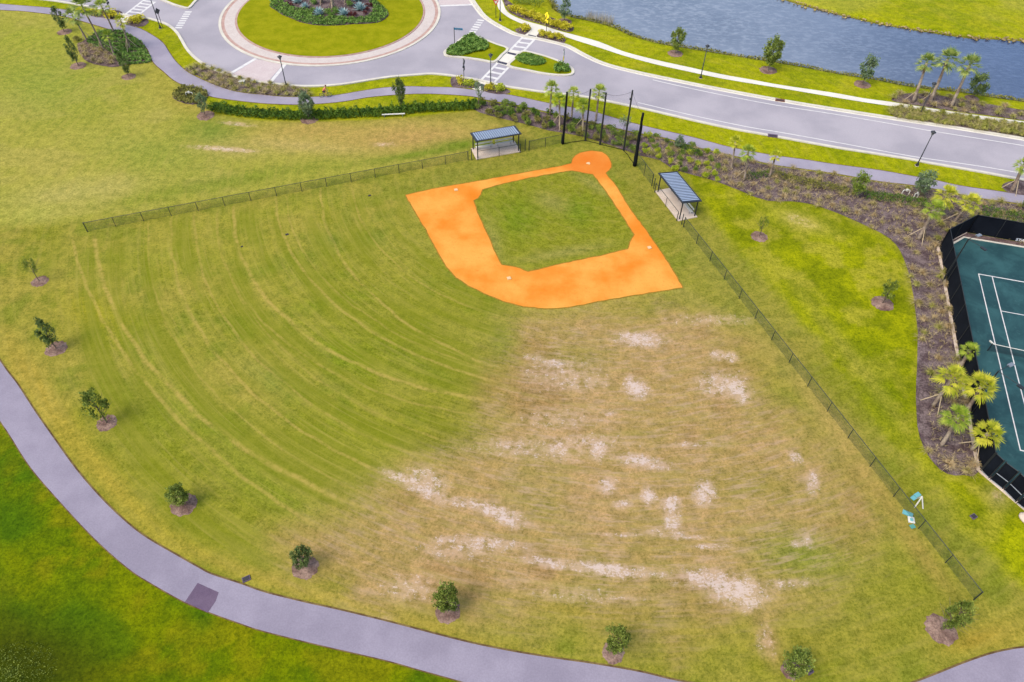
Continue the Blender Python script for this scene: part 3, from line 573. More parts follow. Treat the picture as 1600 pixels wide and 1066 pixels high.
# ------------------------------------------------------------------ plants
def U3(): 
    v=Vector((random.gauss(0,1),random.gauss(0,1),random.gauss(0,1))); return v.normalized()
def leafcard(m,p,s,up=.35):
    n=(U3()+Vector((0,0,up))).normalized(); a=n.cross(U3()).normalized(); b=n.cross(a)
    l=s*random.uniform(.7,1.4); w=l*random.uniform(.35,.6)
    m.quad(p-a*l*.5,p-b*w*.5,p+a*l*.5,p+b*w*.5)
def oak_mesh(seed,n=1300,h0=.28,shape=1.0,leaf=.15,loose=.0):
    "unit tree: height 1, crown radius ~.5 (scaled on placing)"
    random.seed(seed); cr=MB(); tr=MB()
    tr.tube([(0,0,-.03),(.008,.0,.2),(.0,.012,.45),(.01,0,.8)],[.017,.013,.009,.003],6)
    cl=[]; nc=max(14,int(n/42)); ctr=Vector((0,0,h0+(1-h0)*.47)); rz_=(1-h0)*.5
    for i in range(nc):
        d=U3(); rr=random.uniform(.25,1.0)**.45; zz=d.z; w=(1-.35*max(0,zz))*(1-.30*max(0,-zz))
        e=ctr+Vector((d.x*.40*rr*w,d.y*.40*rr*w,d.z*rz_*rr))*random.uniform(.88,1.1); cl.append((e,random.uniform(.06,.105)*(1.25 if n<1200 else 1)))
        if i%3==0:
            st=Vector((0,0,max(h0*.7,e.z-.22))); tr.tube([st,st.lerp(e,.5)+Vector((0,0,-.01)),e],[.007,.004,.0015],4)
    for i in range(n):
        c,rr=random.choice(cl); p=c+U3()*rr*random.uniform(.4,1.7 if random.random()<.15 else 1.05)*(1+loose*.6)
        leafcard(cr,p,leaf*.36)
    return cr,tr
OAKS=[]
for i,(n,h0,sh,lf,lo) in enumerate([(2700,.24,1,.17,.25),(2000,.22,1.15,.18,.4),(2400,.24,.9,.17,.25),(520,.28,1.3,.19,.5),(1200,.2,1.4,.19,.45),(1500,.22,1.1,.18,.35)]):
    OAKS.append(oak_mesh(100+i,n,h0,sh,lf,lo))
CACHE={}
def cached(key,mbf,mat):
    k=(key,mat)
    if k not in CACHE:
        o=mbf.build(key,mat); CACHE[k]=o.data; bpy.data.objects.remove(o)
    return CACHE[k]
def put(name,me,parent,scale=(1,1,1),rz=0,loc=(0,0,0)):
    o=bpy.data.objects.new(name,me); col.objects.link(o); o.parent=parent; o.scale=scale; o.rotation_euler=(0,0,rz); o.location=loc; return o
def tree(b,top,wpx,v,mat,label,group=None,ringr=0,name='young_tree',lean=0,fill=1.0):
    B=at(*b); dl=math.hypot(b[0]-top[0],b[1]-top[1]); kq=min(.8,wpx*.5/dl); ctr_=(top[0]+(b[0]-top[0])*kq,top[1]+(b[1]-top[1])*kq)
    hc=height_to(B,ctr_); w=1.1*wpx*mpp(B+Vector((0,0,hc))); h=hc+w*.56; h=max(h,hc*1.25)
    t=empty(name,B,label,'tree',group); rz=random.uniform(0,6)
    put('crown',cached('crown_%d'%v,OAKS[v][0],mat),t,(w,w,h),rz); put('trunk',cached('trunk_%d'%v,OAKS[v][1],'bark'),t,(h*.9,h*.9,h),rz)
    if ringr: ring(b,ringr)
    return t
G='small trees planted along the curved asphalt path'
random.seed(5)
tree((62,440),(33,400),20,3,'oak_leaf_olive','thin sparse sapling on a round mulch ring, farthest from the camera along the curved path',G,.85)
tree((88,545),(52,503),34,5,'oak_leaf_dark','dark narrow young oak on a mulch ring, next to the thin sparse sapling',G,1.0)
tree((167,661),(126,611),42,4,'oak_leaf','open young oak with loose branches beside the mulch ring left of the straw outfield arcs',G,.9)
tree((287,789),(271,756),40,0,'oak_leaf','low round oak leaning over its mulch ring, up the path from the dark asphalt patch',G,1.05)
tree((477,887),(462,852),40,2,'oak_leaf_dark','compact dark oak with mulch ring, just right of the small valve box by the path',G,1.0)
tree((700,955),(697,906),50,0,'oak_leaf','full bright green oak near the path below the bare white turf streaks',G,.95)
tree((958,1020),(957,968),48,2,'oak_leaf','dense upright oak beside the path near the bottom middle',G,.8)
tree((1236,1047),(1235,1002),52,1,'oak_leaf','bushy spreading oak near the bottom edge with a tiny grey stub beside it',G,.7)
tree((1470,984),(1531,950),40,2,'oak_leaf','oak leaning away from a wide mulch ring between the fence end and the path corner',G,1.15)
G='young trees around the left meadow planting bed'
tree((101,50),(84,12),22,5,'oak_leaf_dark','dark young tree at far left beside the trail, topmost of the meadow trees',G,1.1)
tree((122.5,103),(101,60),20,5,'oak_leaf_dark','dark conical young tree left of the palm bed in the meadow',G,1.15)
tree((201,120),(185,84),20,5,'oak_leaf_dark','dark young tree at the lower tip of the juniper bed',G,1.0)
tree((321,181),(309,146),22,4,'oak_leaf_blue','grey green sapling in a mulch ring where the long hedge begins',None,1.2)
tree((483,187),(477,143),28,0,'oak_leaf_blue','bluish young tree growing out of the middle of the long hedge',None,1.2)
tree((627,170),(626,123),24,2,'oak_leaf_dark','dark young tree standing in the hedge right of the cyclist')
tree((748,168),(744,120),18,3,'pale_leaf','pale feathery sapling where the trail meets the crosswalk')
tree((882,34),(885,-3),26,5,'oak_leaf_blue','dark pointed young tree by the left end of the pond',None,1.2)
G='young trees on the pond bank'
tree((1055,84),(1062,46),28,2,'oak_leaf','small round tree on the pond bank left of the street lamp',G,1.2)
tree((1200,110),(1210,60),38,0,'oak_leaf','larger bushy tree on the pond bank between two smaller ones',G,1.3)
tree((1347,132),(1360,88),30,1,'oak_leaf_blue','loose leaning tree on the pond bank left of the three tall palms',G,1.2)
tree((1519,154),(1528,115),34,1,'oak_leaf_dark','dark tree on the pond bank right of the three tall palms',G,1.0)
tree((1186,370),(1187,331),16,3,'oak_leaf_olive','very thin staked sapling on the lime lawn near the right dugout',None,.95)
tree((1379,474),(1391,432),28,4,'oak_leaf_olive','sparse olive sapling with mulch ring on the lime lawn near the court',None,1.15)
tree((1335,308),(1341,266),30,1,'shrub_green','feathery bright green young tree in the long planting bed',None)
tree((1434,308),(1440,262),36,1,'oak_leaf_blue','dark blue green tree in the bed beside the white pipes')
tree((1603,330),(1607,303),24,1,'oak_leaf_dark','dark tree cut by the right edge of the frame behind the court')
tree((1059,234),(1062,211),16,1,'oak_leaf_blue','tiny bushy sapling in the bed just right of the backstop')
tree((974,208),(974,178),20,3,'pale_leaf','thin pale sapling behind the fourth backstop pole')
# palms
def fan_frond(m,base,dirv,L,droop,rf,seg=11):
    d=dirv.normalized(); side=d.cross(Vector((0,0,1)))
    if side.length<.1: side=Vector((1,0,0))
    side.normalize(); nrm=side.cross(d).normalized()
    pet=base+d*L*.42+Vector((0,0,-droop*.12)); w=.02
    m.quad(base-side*w,base+side*w,pet+side*w*.6,pet-side*w*.6)
    for k in range(seg):
        a=(k/(seg-1)-.5)*2.2; bl=rf*1.12*(1-.25*abs(a))*random.uniform(.88,1.08)
        e=pet+(d*math.cos(a)+side*math.sin(a))*bl+nrm*(.10*abs(math.sin(a)))*bl; e.z-=droop*(.25+.3*random.random())*(bl**1.3)
        q=pet.lerp(e,.55)+Vector((0,0,.05*droop)); s=(d*-math.sin(a)+side*math.cos(a))*.058*rf
        m.tri(pet,q-s,q+s); m.tri(q-s,e,q+s)
def palm_crown(seed,n=30,R_=1.0,droopy=1.0):
    random.seed(seed); m=MB(); dd=MB()
    for i in range(n):
        a=i*2.4+random.uniform(-.25,.25); q=i/(n-1); el_=math.pi/2*(.85-1.15*q)
        d=Vector((math.cos(a)*math.cos(el_),math.sin(a)*math.cos(el_),math.sin(el_)))
        fan_frond(m,Vector((0,0,.05*(1-q))),d,R_*random.uniform(.9,1.1),(.25+.7*q)*droopy,R_*.62)
    for i in range(5):
        a=random.uniform(0,6.28); d=Vector((math.cos(a)*.5,math.sin(a)*.5,-.8)); fan_frond(dd,Vector((0,0,-.05)),d,R_*.8,.6,R_*.4,6)
    return m,dd
PC=[palm_crown(40+i,n,1.0,dr) for i,(n,dr) in enumerate([(22,1.0),(20,1.2),(18,.8)])]
def palm_tree(b,ctr,wpx,mat,label,group,v=0,props=0,dead=True,trunk=.125,boots=False):
    B=at(*b); h=height_to(B,ctr); r=wpx*.5*mpp(B+Vector((0,0,h)))/1.02
    best=None
    # crown centre hangs over the photographed spot: small lean allowed
    T=at(ctr[0],ctr[1],h)-B; T.z=0
    if T.length>.9: T=T.normalized()*.9
    t=empty('palm_tree',B,label,'palm tree',group); m=MB(); n=9
    pts=[Vector((T.x*(q**1.5),T.y*(q**1.5),-.1+(h+.1)*q)) for q in [i/n for i in range(n+1)]]
    m.tube(pts,[trunk*(1.2-.45*(i/n)+(.25 if i>n-2 else 0)*(1 if boots else .4))+random.uniform(-.012,.012) for i in range(n+1)],9); m.build('trunk','palm_bark',t,smooth=True)
    cc=put('crown',cached('palm_crown_%d'%v,PC[v][0],mat),t,(r,r,r),random.uniform(0,6),tuple(pts[-1]))
    if dead: put('dead_fronds',cached('dead_%d'%v,PC[v][1],'palm_dead'),t,(r,r,r),random.uniform(0,6),tuple(pts[-1]))
    for k in range(props):
        a=k*2*math.pi/3+.5; z=min(1.6,h*.45); e=Vector((math.cos(a)*1.15,math.sin(a)*1.15,-.02)); s=Vector((math.cos(a)*.15,math.sin(a)*.15,z))+T*.12
        MB().tube([s,e],.045,5).build('brace','timber',t)
    return t
random.seed(9)
G='palms in the left meadow bed'
palm_tree((137,66),(114,26),34,'palm_leaf_sabal','palm with drooping crown, leftmost in the meadow bed',G,1,2)
palm_tree((163,80),(129,11),46,'palm_leaf_sabal','tallest thin trunked palm of the meadow bed',G,0,2)
palm_tree((178,50),(159,11),30,'palm_leaf','palm behind the meadow bed beside the trail',G,2,0)
palm_tree((204,77),(189,33),24,'palm_leaf_yellow','small yellowish braced palm above the junipers',G,1,3)
palm_tree((178,85),(168,56),22,'palm_leaf_green','short green crowned palm in the middle of the meadow bed',G,2,1,False)
G='palms behind the backstop'
palm_tree((859,180),(862,138),30,'palm_leaf','palm behind the backstop, farthest left',G,0,0)
palm_tree((874,197),(874,157),30,'palm_leaf_green','braced palm between the first two palms behind the backstop',G,1,3)
palm_tree((893,186),(896,146),26,'palm_leaf','small round headed palm in the middle behind the backstop',G,2,0)
palm_tree((910,202),(911,165),28,'palm_leaf_green','braced dark green palm between the middle backstop poles',G,1,3)
palm_tree((931,189),(936,144),30,'palm_leaf','palm with the widest crown at the right behind the backstop',G,0,0)
G='small palms in the bed along the trail'
palm_tree((1142,264),(1149,222),26,'palm_leaf_yellow','ragged small palm nearest the backstop in the trail bed',G,2,1)
palm_tree((1162,283),(1169,238),30,'palm_leaf_green','fuller of the three small braced palms in the trail bed',G,1,2)
palm_tree((1202,277),(1212,243),22,'palm_leaf_yellow','smallest scruffy palm in the trail bed',G,2,1)
G='tall cabbage palms by the pond'
palm_tree((1426,160),(1448,98),36,'palm_leaf_sabal','left one of the three tall palms by the pond',G,0,2,True,.2)
palm_tree((1452,161),(1481,93),42,'palm_leaf_sabal','middle and tallest of the three tall palms by the pond',G,0,2,True,.21)
palm_tree((1485,168),(1515,102),42,'palm_leaf_sabal','right one of the three tall palms by the pond',G,1,1,True,.2)
G='palms at the corner of the court'
palm_tree((1435,374),(1460,327),38,'palm_leaf_green','thick booted green palm in the bed left of the court corner',G,0,3,False,.2,True)
palm_tree((1462,340),(1479,305),42,'palm_leaf_yellow','broad yellow palm left of its twin behind the court corner',G,1,0,False)
palm_tree((1489,350),(1516,317),38,'palm_leaf_yellow','round yellow palm directly behind the court corner post',G,0,2,False)
palm_tree((1581,298),(1598,258),30,'palm_leaf_green','palm with thick pale trunk at the right edge beside the road',None,1,3,False,.2,True)
G='palms against the court fence'
palm_tree((1500,573),(1515,548),34,'palm_leaf_green','small palm poking over the court fence, farthest up the fence',G,0,0,False,.18,True)
palm_tree((1458,634),(1487,592),56,'palm_leaf_yellow','big yellow green palm in the mulch beside the court fence',G,1,3,False,.16)
palm_tree((1503,652),(1533,604),56,'palm_leaf_yellow','big palm overhanging the court fence in the middle of the cluster',G,0,1,False,.16)
palm_tree((1470,697),(1496,652),50,'palm_leaf_green','deep green palm, nearest to the lawn edge in the fence cluster',G,1,1,False,.16)
palm_tree((1519,702),(1545,678),52,'palm_leaf_yellow','low yellow palm nearest the court gate',G,0,3,False,.2,True)
G='tall palms in the roundabout island'
for b,l in [((521,17),'tall palm at the front of the roundabout island'),((503,6),'tall palm at the left of the roundabout island centre'),((541,5),'tall palm at the right of the roundabout island centre')]:
    B=at(*b); B.z=.15
    palm_tree(b,proj(B+Vector((0,0,9.5))),40,'palm_leaf_sabal',l,G,0,3,False,.24)
# shrubs, tufts, hedges
def inside(p,pts):
    c=False; n=len(pts)
    for i in range(n):
        a,b=pts[i],pts[(i+1)%n]
        if (a.y>p.y)!=(b.y>p.y) and p.x<(b.x-a.x)*(p.y-a.y)/(b.y-a.y)+a.x: c=not c
    return c
def scatter(pts,dmin,nmax,margin=.3,tries=9000,ok=None):
    x0,x1=min(p.x for p in pts),max(p.x for p in pts); y0,y1=min(p.y for p in pts),max(p.y for p in pts); o=[]
    for _ in range(tries):
        p=Vector((random.uniform(x0,x1),random.uniform(y0,y1),0))
        if not inside(p,pts) or (ok and not ok(p)): continue
        if all((p-q).length>dmin for q in o): o.append(p)
        if len(o)>=nmax: break
    return o
def mound_mesh(seed,n,r=1,h=.8,leaf=.16,stem=True):
    random.seed(seed); m=MB()
    cl=[(Vector((random.uniform(-.55,.55),random.uniform(-.55,.55),random.uniform(.2,.62)*h)),random.uniform(.26,.42)) for _ in range(13)]
    for i in range(n):
        c,rr=random.choice(cl); d=U3(); d.z=abs(d.z)*.9 if random.random()<.8 else d.z
        p=c+d*rr*random.uniform(.65,1.12); p.z=max(.02,p.z*1.0); leafcard(m,p*r,leaf,.6)
    return m
def tuft_mesh(seed,n=95,h=.75,r=.6,bw=.022):
    random.seed(seed); m=MB()
    for i in range(n):
        a=random.uniform(0,6.283); q=random.random()**.6; R1=r*q; hh=h*(1.05-.45*q)*random.uniform(.8,1.15); d=Vector((math.cos(a),math.sin(a),0)); s=Vector((-d.y,d.x,0))*bw
        b=d*.07*random.random(); md=b+d*R1*.5+Vector((0,0,hh*.8)); e=b+d*R1*1.15+Vector((0,0,hh*.75*(1-.35*q)))
        m.quad(b-s,b+s,md+s*.9,md-s*.9); m.tri(md-s*.9,md+s*.9,e)
    return m
MND=[mound_mesh(60+i,n,1,.9,.17) for i,n in enumerate((620,520,560))]
TUF=[tuft_mesh(70+i,*a) for i,a in enumerate([(90,.6,.5),(80,.5,.45),(95,.7,.55)])]
def shrub(P_,r,h,mat,label,group=None,name='shrub',cat='shrub',z=0):
    v=random.randrange(3); o=bpy.data.objects.new(name,cached('mound_%d'%v,MND[v],mat)); col.objects.link(o)
    o.location=(P_.x,P_.y,z); o.scale=(r,r,h); o.rotation_euler=(0,0,random.uniform(0,6)); return tag(o,label,cat,group)
PLU=[tuft_mesh(90+i,70,.75,1.15,.013) for i in range(3)]
def plume(mat,v,par):
    o=bpy.data.objects.new('plumes',cached('plume_%d'%v,PLU[v],mat)); col.objects.link(o); o.parent=par
def tuft(P_,s,mat,label,group,z=.02):
    v=random.randrange(3); o=bpy.data.objects.new('grass_tuft',cached('tuft_%d'%v,TUF[v],mat)); col.objects.link(o)
    plume('plume_tan' if mat!='tuft_green' else 'plume_straw',v,o); o.location=(P_.x,P_.y,z); k=s*random.uniform(.85,1.3); o.scale=(k,k,k*random.uniform(.85,1.1)); o.rotation_euler=(0,0,random.uniform(0,6)); return tag(o,label,'ornamental grass',group)
random.seed(21)
D=BEDS['D']
def pxof(p): return proj(p)
KEEP=[at(x,y) for x,y in [(1500,573),(1458,634),(1503,652),(1470,697),(1519,702),(1435,374)]]
TL=[('tuft_leaf','tufts in the long bed between trail and ball field','clump of dry tan ornamental grass in the long mulch bed beside the trail'),]
def okD(p):
    u,v=proj(p)
    if u>1420 and v>372:      # strip beside the court fence
        return random.random()<(.9 if v<520 else .35) and all((p-k).length>.7 for k in KEEP)
    if u<1010: return random.random()<.05
    if 380<v and u>1385 and u<1445: return False
    return True
LT=0
for p in scatter(D,1.0,210,.3,22000,okD):
    u,v=proj(p)
    if u>1800: continue
    if u>1420 and v>372: tuft(p,.85,random.choice(('tuft_green','tuft_leaf','tuft_tan')),'straw and green grass clump in the mulch beside the court fence','grass clumps beside the court fence')
    else: tuft(p,.8,random.choice(('tuft_leaf','tuft_leaf','tuft_tan','tuft_green')),'small dry ornamental grass clump in the long mulch bed beside the trail','grass clumps in the long trail bed')
m=MB(); random.seed(77)
for p in scatter(D,.42,1900,.2,26000,lambda p:(lambda q:q[0]>1010 and not(q[0]>1385 and q[0]<1450 and q[1]>380) and q[0]<1800)(proj(p))):
    for i in range(9):
        a=random.uniform(0,6.283); L=random.uniform(.2,.5); d=Vector((math.cos(a),math.sin(a),0)); s=Vector((-d.y,d.x,0))*.014; e=p+d*L+Vector((0,0,random.uniform(.1,.4))); q=p+d*L*.4+Vector((0,0,.25)); m.quad(p-s,p+s,q+s,q-s); m.tri(q-s,q+s,e)
tag(m.build('fine_grass','plume_tan',None,(0,0,.03)),'haze of fine dry tan grass spread through the long mulch bed','dry grass',None,'stuff')
# rounded shrubs at the upper end of the long bed
random.seed(31); k=0
def okS(p):
    u,v=proj(p); return u<1125 and all((p-q).length>1.0 for q in [at(874,197),at(910,202)])
for p in scatter(D,.98,118,.3,12000,okS):
    u,v=proj(p)
    if u<905: shrub(p,random.uniform(.6,.95),random.uniform(.8,1.1),random.choice(('shrub_green','shrub_olive','hedge_leaf')),'rounded green shrub in the bed beyond the left dugout','shrubs in the bed beyond the left dugout')
    elif u<1000: shrub(p,random.uniform(.6,.9),random.uniform(.7,1.0),random.choice(('shrub_olive','shrub_green')),'olive shrub in the mulch right behind the backstop poles','shrubs behind the backstop poles')
    else: shrub(p,random.uniform(.5,.8),random.uniform(.7,.95),random.choice(('shrub_lime','shrub_green')),'light green shrub in the bed above the right dugout','shrubs above the right dugout')
def hedge(px,w,h,mat,label,dn=190,z=0,leaf=.19,lumpy=.2):
    pts=smooth(P(px),5); m=MB(); L=0
    for a,b in zip(pts,pts[1:]):
        d=(b-a); n=max(2,int(d.length*dn)); s=Vector((-d.y,d.x,0)).normalized()
        for i in range(n):
            q=random.random(); p=a.lerp(b,q); hh=h*(1-lumpy+lumpy*2*random.random()*abs(math.sin(p.x*2.1)+math.cos(p.x*5.3+p.y*3.1))*.6)
            t_=random.uniform(-1,1); zz=hh*math.sqrt(max(.03,1-t_*t_*.75))*random.uniform(.35,1.05); leafcard(m,p+s*t_*w/2+Vector((0,0,zz)),leaf,.5)
    return tag(m.build('hedge',mat,None,(0,0,z)),label,'hedge')
random.seed(41)
hedge([(331,168),(345,173),(375,178),(410,181),(440,183),(468,184),(500,183),(540,181),(580,179),(620,176),(660,172),(700,170),(742,168)],1.7,1.15,'hedge_leaf','long spiky dark green hedge between the trail lawn and the meadow',330,0,.26,.35)
hedge([(1208,274),(1240,283),(1270,290),(1300,296),(1325,302)],1.4,.8,'shrub_olive','low olive hedge row through the middle of the trail bed')
hedge([(1348,308),(1372,310),(1400,314),(1430,319),(1448,321)],1.6,.9,'hedge_leaf','dark green hedge row left of the yellow palms')
hedge([(1532,333),(1560,340),(1590,346),(1640,356)],2.6,1.1,'hedge_leaf','thick green hedge above the back fence of the court')
hedge([(1064,232),(1075,238),(1092,243)],1.3,.95,'hedge_leaf','short dark green hedge beside the trail right of the backstop')
hedge([(1165,277),(1185,278),(1205,272)],1.3,.9,'hedge_leaf','short dark hedge between the small palms',80)
hedge([(748,0),(740,-12),(738,-30)],1.2,.8,'shrub_olive','low olive hedge at the top edge beside the roundabout exit')
hedge([(800,4),(825,5),(848,9)],2.2,.9,'shrub_green','dark green hedge mass at the pond end of the sidewalk')
G='yellow green shrubs by the crosswalks'
random.seed(43)
for (u,v,r,lab) in [(213,33,2.1,'wide clipped yellow shrub right of the western crosswalk'),(176,26,2.0,'yellow shrub mass left of the western crosswalk'),(152,23,1.5,'small yellow shrub behind the meadow palms'),
    (819,47,1.5,'round yellow shrub on the left of the sidewalk ramp'),(848,56,1.3,'yellow shrub at the foot of the yellow warning sign'),(861,60,1.2,'yellow shrub second from the warning sign'),(874,61,1.3,'yellow shrub farthest right below the sidewalk'),
    (719,130,1.1,'yellow shrub around the dark sign post south of the crosswalk'),(733,134,1.3,'lime shrub between the dark sign post and the trail ramp'),(765,141,1.2,'yellow shrub at the foot of the crosswalk street lamp'),(780,141,1.3,'lime shrub right of the crosswalk street lamp')]:
    shrub(at(u,v),r*.9,1.15,'shrub_yellow' if 'yellow' in lab else 'shrub_lime',lab,G)
for i,(u,v) in enumerate([(803,16),(812,19),(820,23),(829,26),(838,30),(846,33),(856,36),(866,40),(876,43),(886,45)]):
    shrub(at(u,v),1.4,1.15,'shrub_yellow','yellow leafed shrub in the row above the white sidewalk','yellow shrubs in the row above the sidewalk')
def cover(pts,n,h,mat,name,label,cat,leaf=.22,z=0,rows=0,rd=(1,0)):
    m=MB(); x0,x1=min(p.x for p in pts),max(p.x for p in pts); y0,y1=min(p.y for p in pts),max(p.y for p in pts); c=0
    while c<n:
        p=Vector((random.uniform(x0,x1),random.uniform(y0,y1),0))
        if not inside(p,pts): continue
        c+=1; w=1.0
        if rows: 
            s=p.x*rd[0]+p.y*rd[1]+.35*math.sin(p.x*1.1+p.y*.7); w=.08+.92*abs(math.sin(math.pi*s/rows))
            if random.random()>w*1.1: continue
        p.z=h*w*random.uniform(.25,1.05)*(.75+.35*math.sin(p.x*2.3)*math.sin(p.y*2.9)); leafcard(m,p,leaf,.8)
    return tag(m.build(name,mat,None,(0,0,z)),label,cat,None,'stuff')
random.seed(51)
cover(smooth(P(Z([(560,232),(620,200),(700,188),(760,196),(800,212),(850,240),(890,270),(920,320),(950,385),(860,402),(800,405),(745,395),(715,350),(660,310),(600,300),(550,270)],0,0,4)),3,True),6500,.45,'juniper','groundcover','rows of low dark juniper in the meadow palm bed','groundcover',.3,.02,1.15,(.25,.97))
cover(smooth(P(Z([(395,350),(400,320),(432,292),(470,275),(500,245),(540,228),(560,228),(590,250),(630,262),(652,290),(650,312),(610,330),(560,335),(520,350),(450,358)],600,0,4)),3,True),4200,.5,'juniper','groundcover','dark green planting filling the left splitter island','groundcover',.32,.17)
cover(smooth(P(Z([(820,375),(840,350),(880,342),(940,352),(1000,378),(1010,402),(980,415),(920,418),(860,402)],600,0,4)),3,True),1800,.28,'juniper','groundcover','oval dark planting in the right splitter island','groundcover',.3,.17)
cover(smooth(P(Z([(1060,430),(1085,415),(1120,412),(1155,432),(1160,452),(1120,462),(1075,460)],600,0,4)),3,True),800,.6,'juniper','groundcover','dark clump around the striped post at the island tip','groundcover',.3,.17)
cover(BEDS['C'],2200,.6,'shrub_olive','groundcover','mound of olive grasses below the trail, left of the grey sapling','groundcover',.26,.02)
O_=BEDS['O']; cO=Vector((sum(p.x for p in O_)/len(O_),sum(p.y for p in O_)/len(O_),0)); 
inn=smooth(P(Z([(310,30),(360,70),(430,100),(520,120),(620,150),(680,190),(780,215),(860,205),(980,215),(1120,225),(1240,215),(1310,170),(1330,110),(1290,40),(1200,-100),(700,-150),(400,-100)],400,0,7.27)),3,True)
m=MB(); c=0; random.seed(52)
x0,x1=min(p.x for p in O_),max(p.x for p in O_); y0,y1=min(p.y for p in O_),max(p.y for p in O_)
while c<7500:
    p=Vector((random.uniform(x0,x1),random.uniform(y0,y1),0))
    if not inside(p,O_) or inside(p,inn): continue
    c+=1; w=.45+.55*abs(math.sin(p.x*1.9)*math.sin(p.y*2.2)); p.z=.55*w*random.uniform(.3,1); leafcard(m,p,.3,.8)
tag(m.build('groundcover','juniper',None,(0,0,.17)),'band of low green groundcover around the roundabout palms','groundcover',None,'stuff')
random.seed(53)
def agave(b,r,label,group):
    m=MB()
    for i in range(34):
        a=i*2.4; q=i/33; el_=1.35-1.15*q; d=Vector((math.cos(a)*math.cos(el_),math.sin(a)*math.cos(el_),math.sin(el_))); s=d.cross(Vector((0,0,1))).normalized(); L=r*random.uniform(.85,1.1); up=s.cross(d)
        b0=d*.05; md=d*L*.45+up*.0; e=d*L; w=.12*r
        m.quad(b0-s*w*.7,b0+up*-.02*r,md+up*-.04*r,md-s*w); m.quad(b0+up*-.02*r,b0+s*w*.7,md+s*w,md+up*-.04*r); m.tri(md-s*w,md+up*-.04*r,e); m.tri(md+up*-.04*r,md+s*w,e)
    B=at(*b); B.z=.2; return tag(m.build('agave','agave_leaf',None,B),label,'agave',group)
G='blue agaves in the roundabout island'
for b,r,l in [((499,25),1.3,'blue agave in front of the left roundabout palm'),((537.5,25),1.25,'blue agave at the lower middle between the palms'),((563,17),1.4,'largest blue agave at the right of the roundabout bed'),((477,14),1.0,'small blue agave at the left of the roundabout bed'),((465,6),1.2,'blue agave farthest left in the roundabout bed'),((558,3),1.2,'blue agave at the top right of the roundabout bed')]: agave(b,r,l,G)
for i,(u,v) in enumerate([(556,26),(548,26),(575,18),(571,24),(552,30),(450,9),(456,11),(580,12),(574,12),(453,3)]): shrub(at(u,v),.45,.7,'red_leaf','small dark red shrub in the roundabout bed','dark red shrubs in the roundabout bed',z=.2)
for i,(u,v) in enumerate([(487,22),(512,23),(526,22),(547,11),(490,8),(519,28)]): shrub(at(u,v),.9,1.0,'juniper','dark green shrub at the foot of the roundabout palms','green shrubs in the roundabout bed',z=.2)
random.seed(61)
for p in scatter(BEDS['B'],1.0,62,.3,9000): tuft(p,.9,random.choice(('tuft_green','tuft_leaf','tuft_green')),'green and straw grass clump between the trail and the roundabout kerb','grass clumps by the roundabout kerb')
for p in scatter(BEDS['F'],1.25,30,.3,9000,lambda p:all((p-at(*q)).length>.6 for q in [(1426,160),(1452,161),(1485,168)])): tuft(p,.95,random.choice(('tuft_leaf','tuft_green','tuft_tan')),'grass clump in the bed under the three tall palms','grass clumps under the tall palms')
m=MB(); m2=MB()
for p in scatter(BEDS['G'],.8,110,.3,9000):
    for tm_,dst,kk in ((random.choice(TUF),m,1.3),(random.choice(PLU),m2,1.1)):
        a=random.uniform(0,6.3); kk*=random.uniform(.8,1.2); n=len(dst.v); ca,sa=math.cos(a)*kk,math.sin(a)*kk
        dst.v+= [(p.x+x*ca-y*sa,p.y+x*sa+y*ca,z*kk+.02) for x,y,z in tm_.v]; dst.f+= [tuple(n+i for i in f) for f in tm_.f]
bg_=tag(m.build('verge_grass','tuft_green'),'band of massed straw green grass between the white sidewalk and the road','ornamental grass',None,'stuff'); m2.build('plumes','plume_straw',bg_)
for p in scatter(P(Z([(495,290),(560,275),(640,320),(700,360),(715,400),(640,405),(560,385),(505,340)],0,0,4)),1.2,13,.3,4000): tuft(p,1.0,'tuft_leaf','brown grass clump at the mulched end of the meadow palm bed','grass clumps in the meadow palm bed')
shrub(at(121,64),.9,.9,'shrub_olive','olive shrub at the left tip of the meadow palm bed')
for u,v in [(1487,170),(1510,160)]: pass
random.seed(63)
# rough bank plants, reeds, rocks
m=MB()
for a,b in zip(smooth(P(SHORE),4),smooth(P(SHORE),4)[1:]):
    for i in range(int((b-a).length*60)):
        p=a.lerp(b,random.random())+Vector((random.gauss(0,.3),random.gauss(0,.3)-.45,-.3)); s=random.uniform(.15,.45)*(1+.8*math.sin(p.x*.7)*math.sin(p.x*.23)); p.z+=s*.5; leafcard(m,p,.28,.3)
tag(m.build('bank_weeds','shrub_olive'),'ragged weedy strip along the near edge of the pond','bank plants',None,'stuff')
m=MB()
for i in range(260):
    p=at(random.uniform(913,962),0); q=random.random(); p=at(916+q*42+random.gauss(0,2),24.5+q*9+random.gauss(0,1.8)); h=random.uniform(.8,1.9); d=Vector((random.gauss(0,.25),random.gauss(0,.25),h)); s=Vector((.022,0,0)); p.z=-.5; m.tri(p-s,p+s,p+d)
tag(m.build('reeds','reed_leaf'),'stand of grey brown reeds at the water edge by the dark pointed tree','reeds',None,'stuff')
m=MB(); fw=smooth(P(FAR),4)
for a,b in zip(fw,fw[1:]):
    for i in range(int((b-a).length*4.5)):
        p=a.lerp(b,random.random())+Vector((random.gauss(0,.35),random.gauss(0,.45)+.3,-.3)); r=random.uniform(.08,.3); n=len(m.v)
        m.lathe([(r*.5,-r*.5),(r,0),(r*.8,r*.35),(r*.2,r*.55)],p,6)
        for k in range(n,len(m.v)): x,y,z=m.v[k]; m.v[k]=(x+random.uniform(-.2,.2)*r,y+random.uniform(-.2,.2)*r,z)
tag(m.build('shore_rocks','rock'),'line of small stones and roots along the far shore of the pond','rocks',None,'stuff')
m=MB(); random.seed(64)
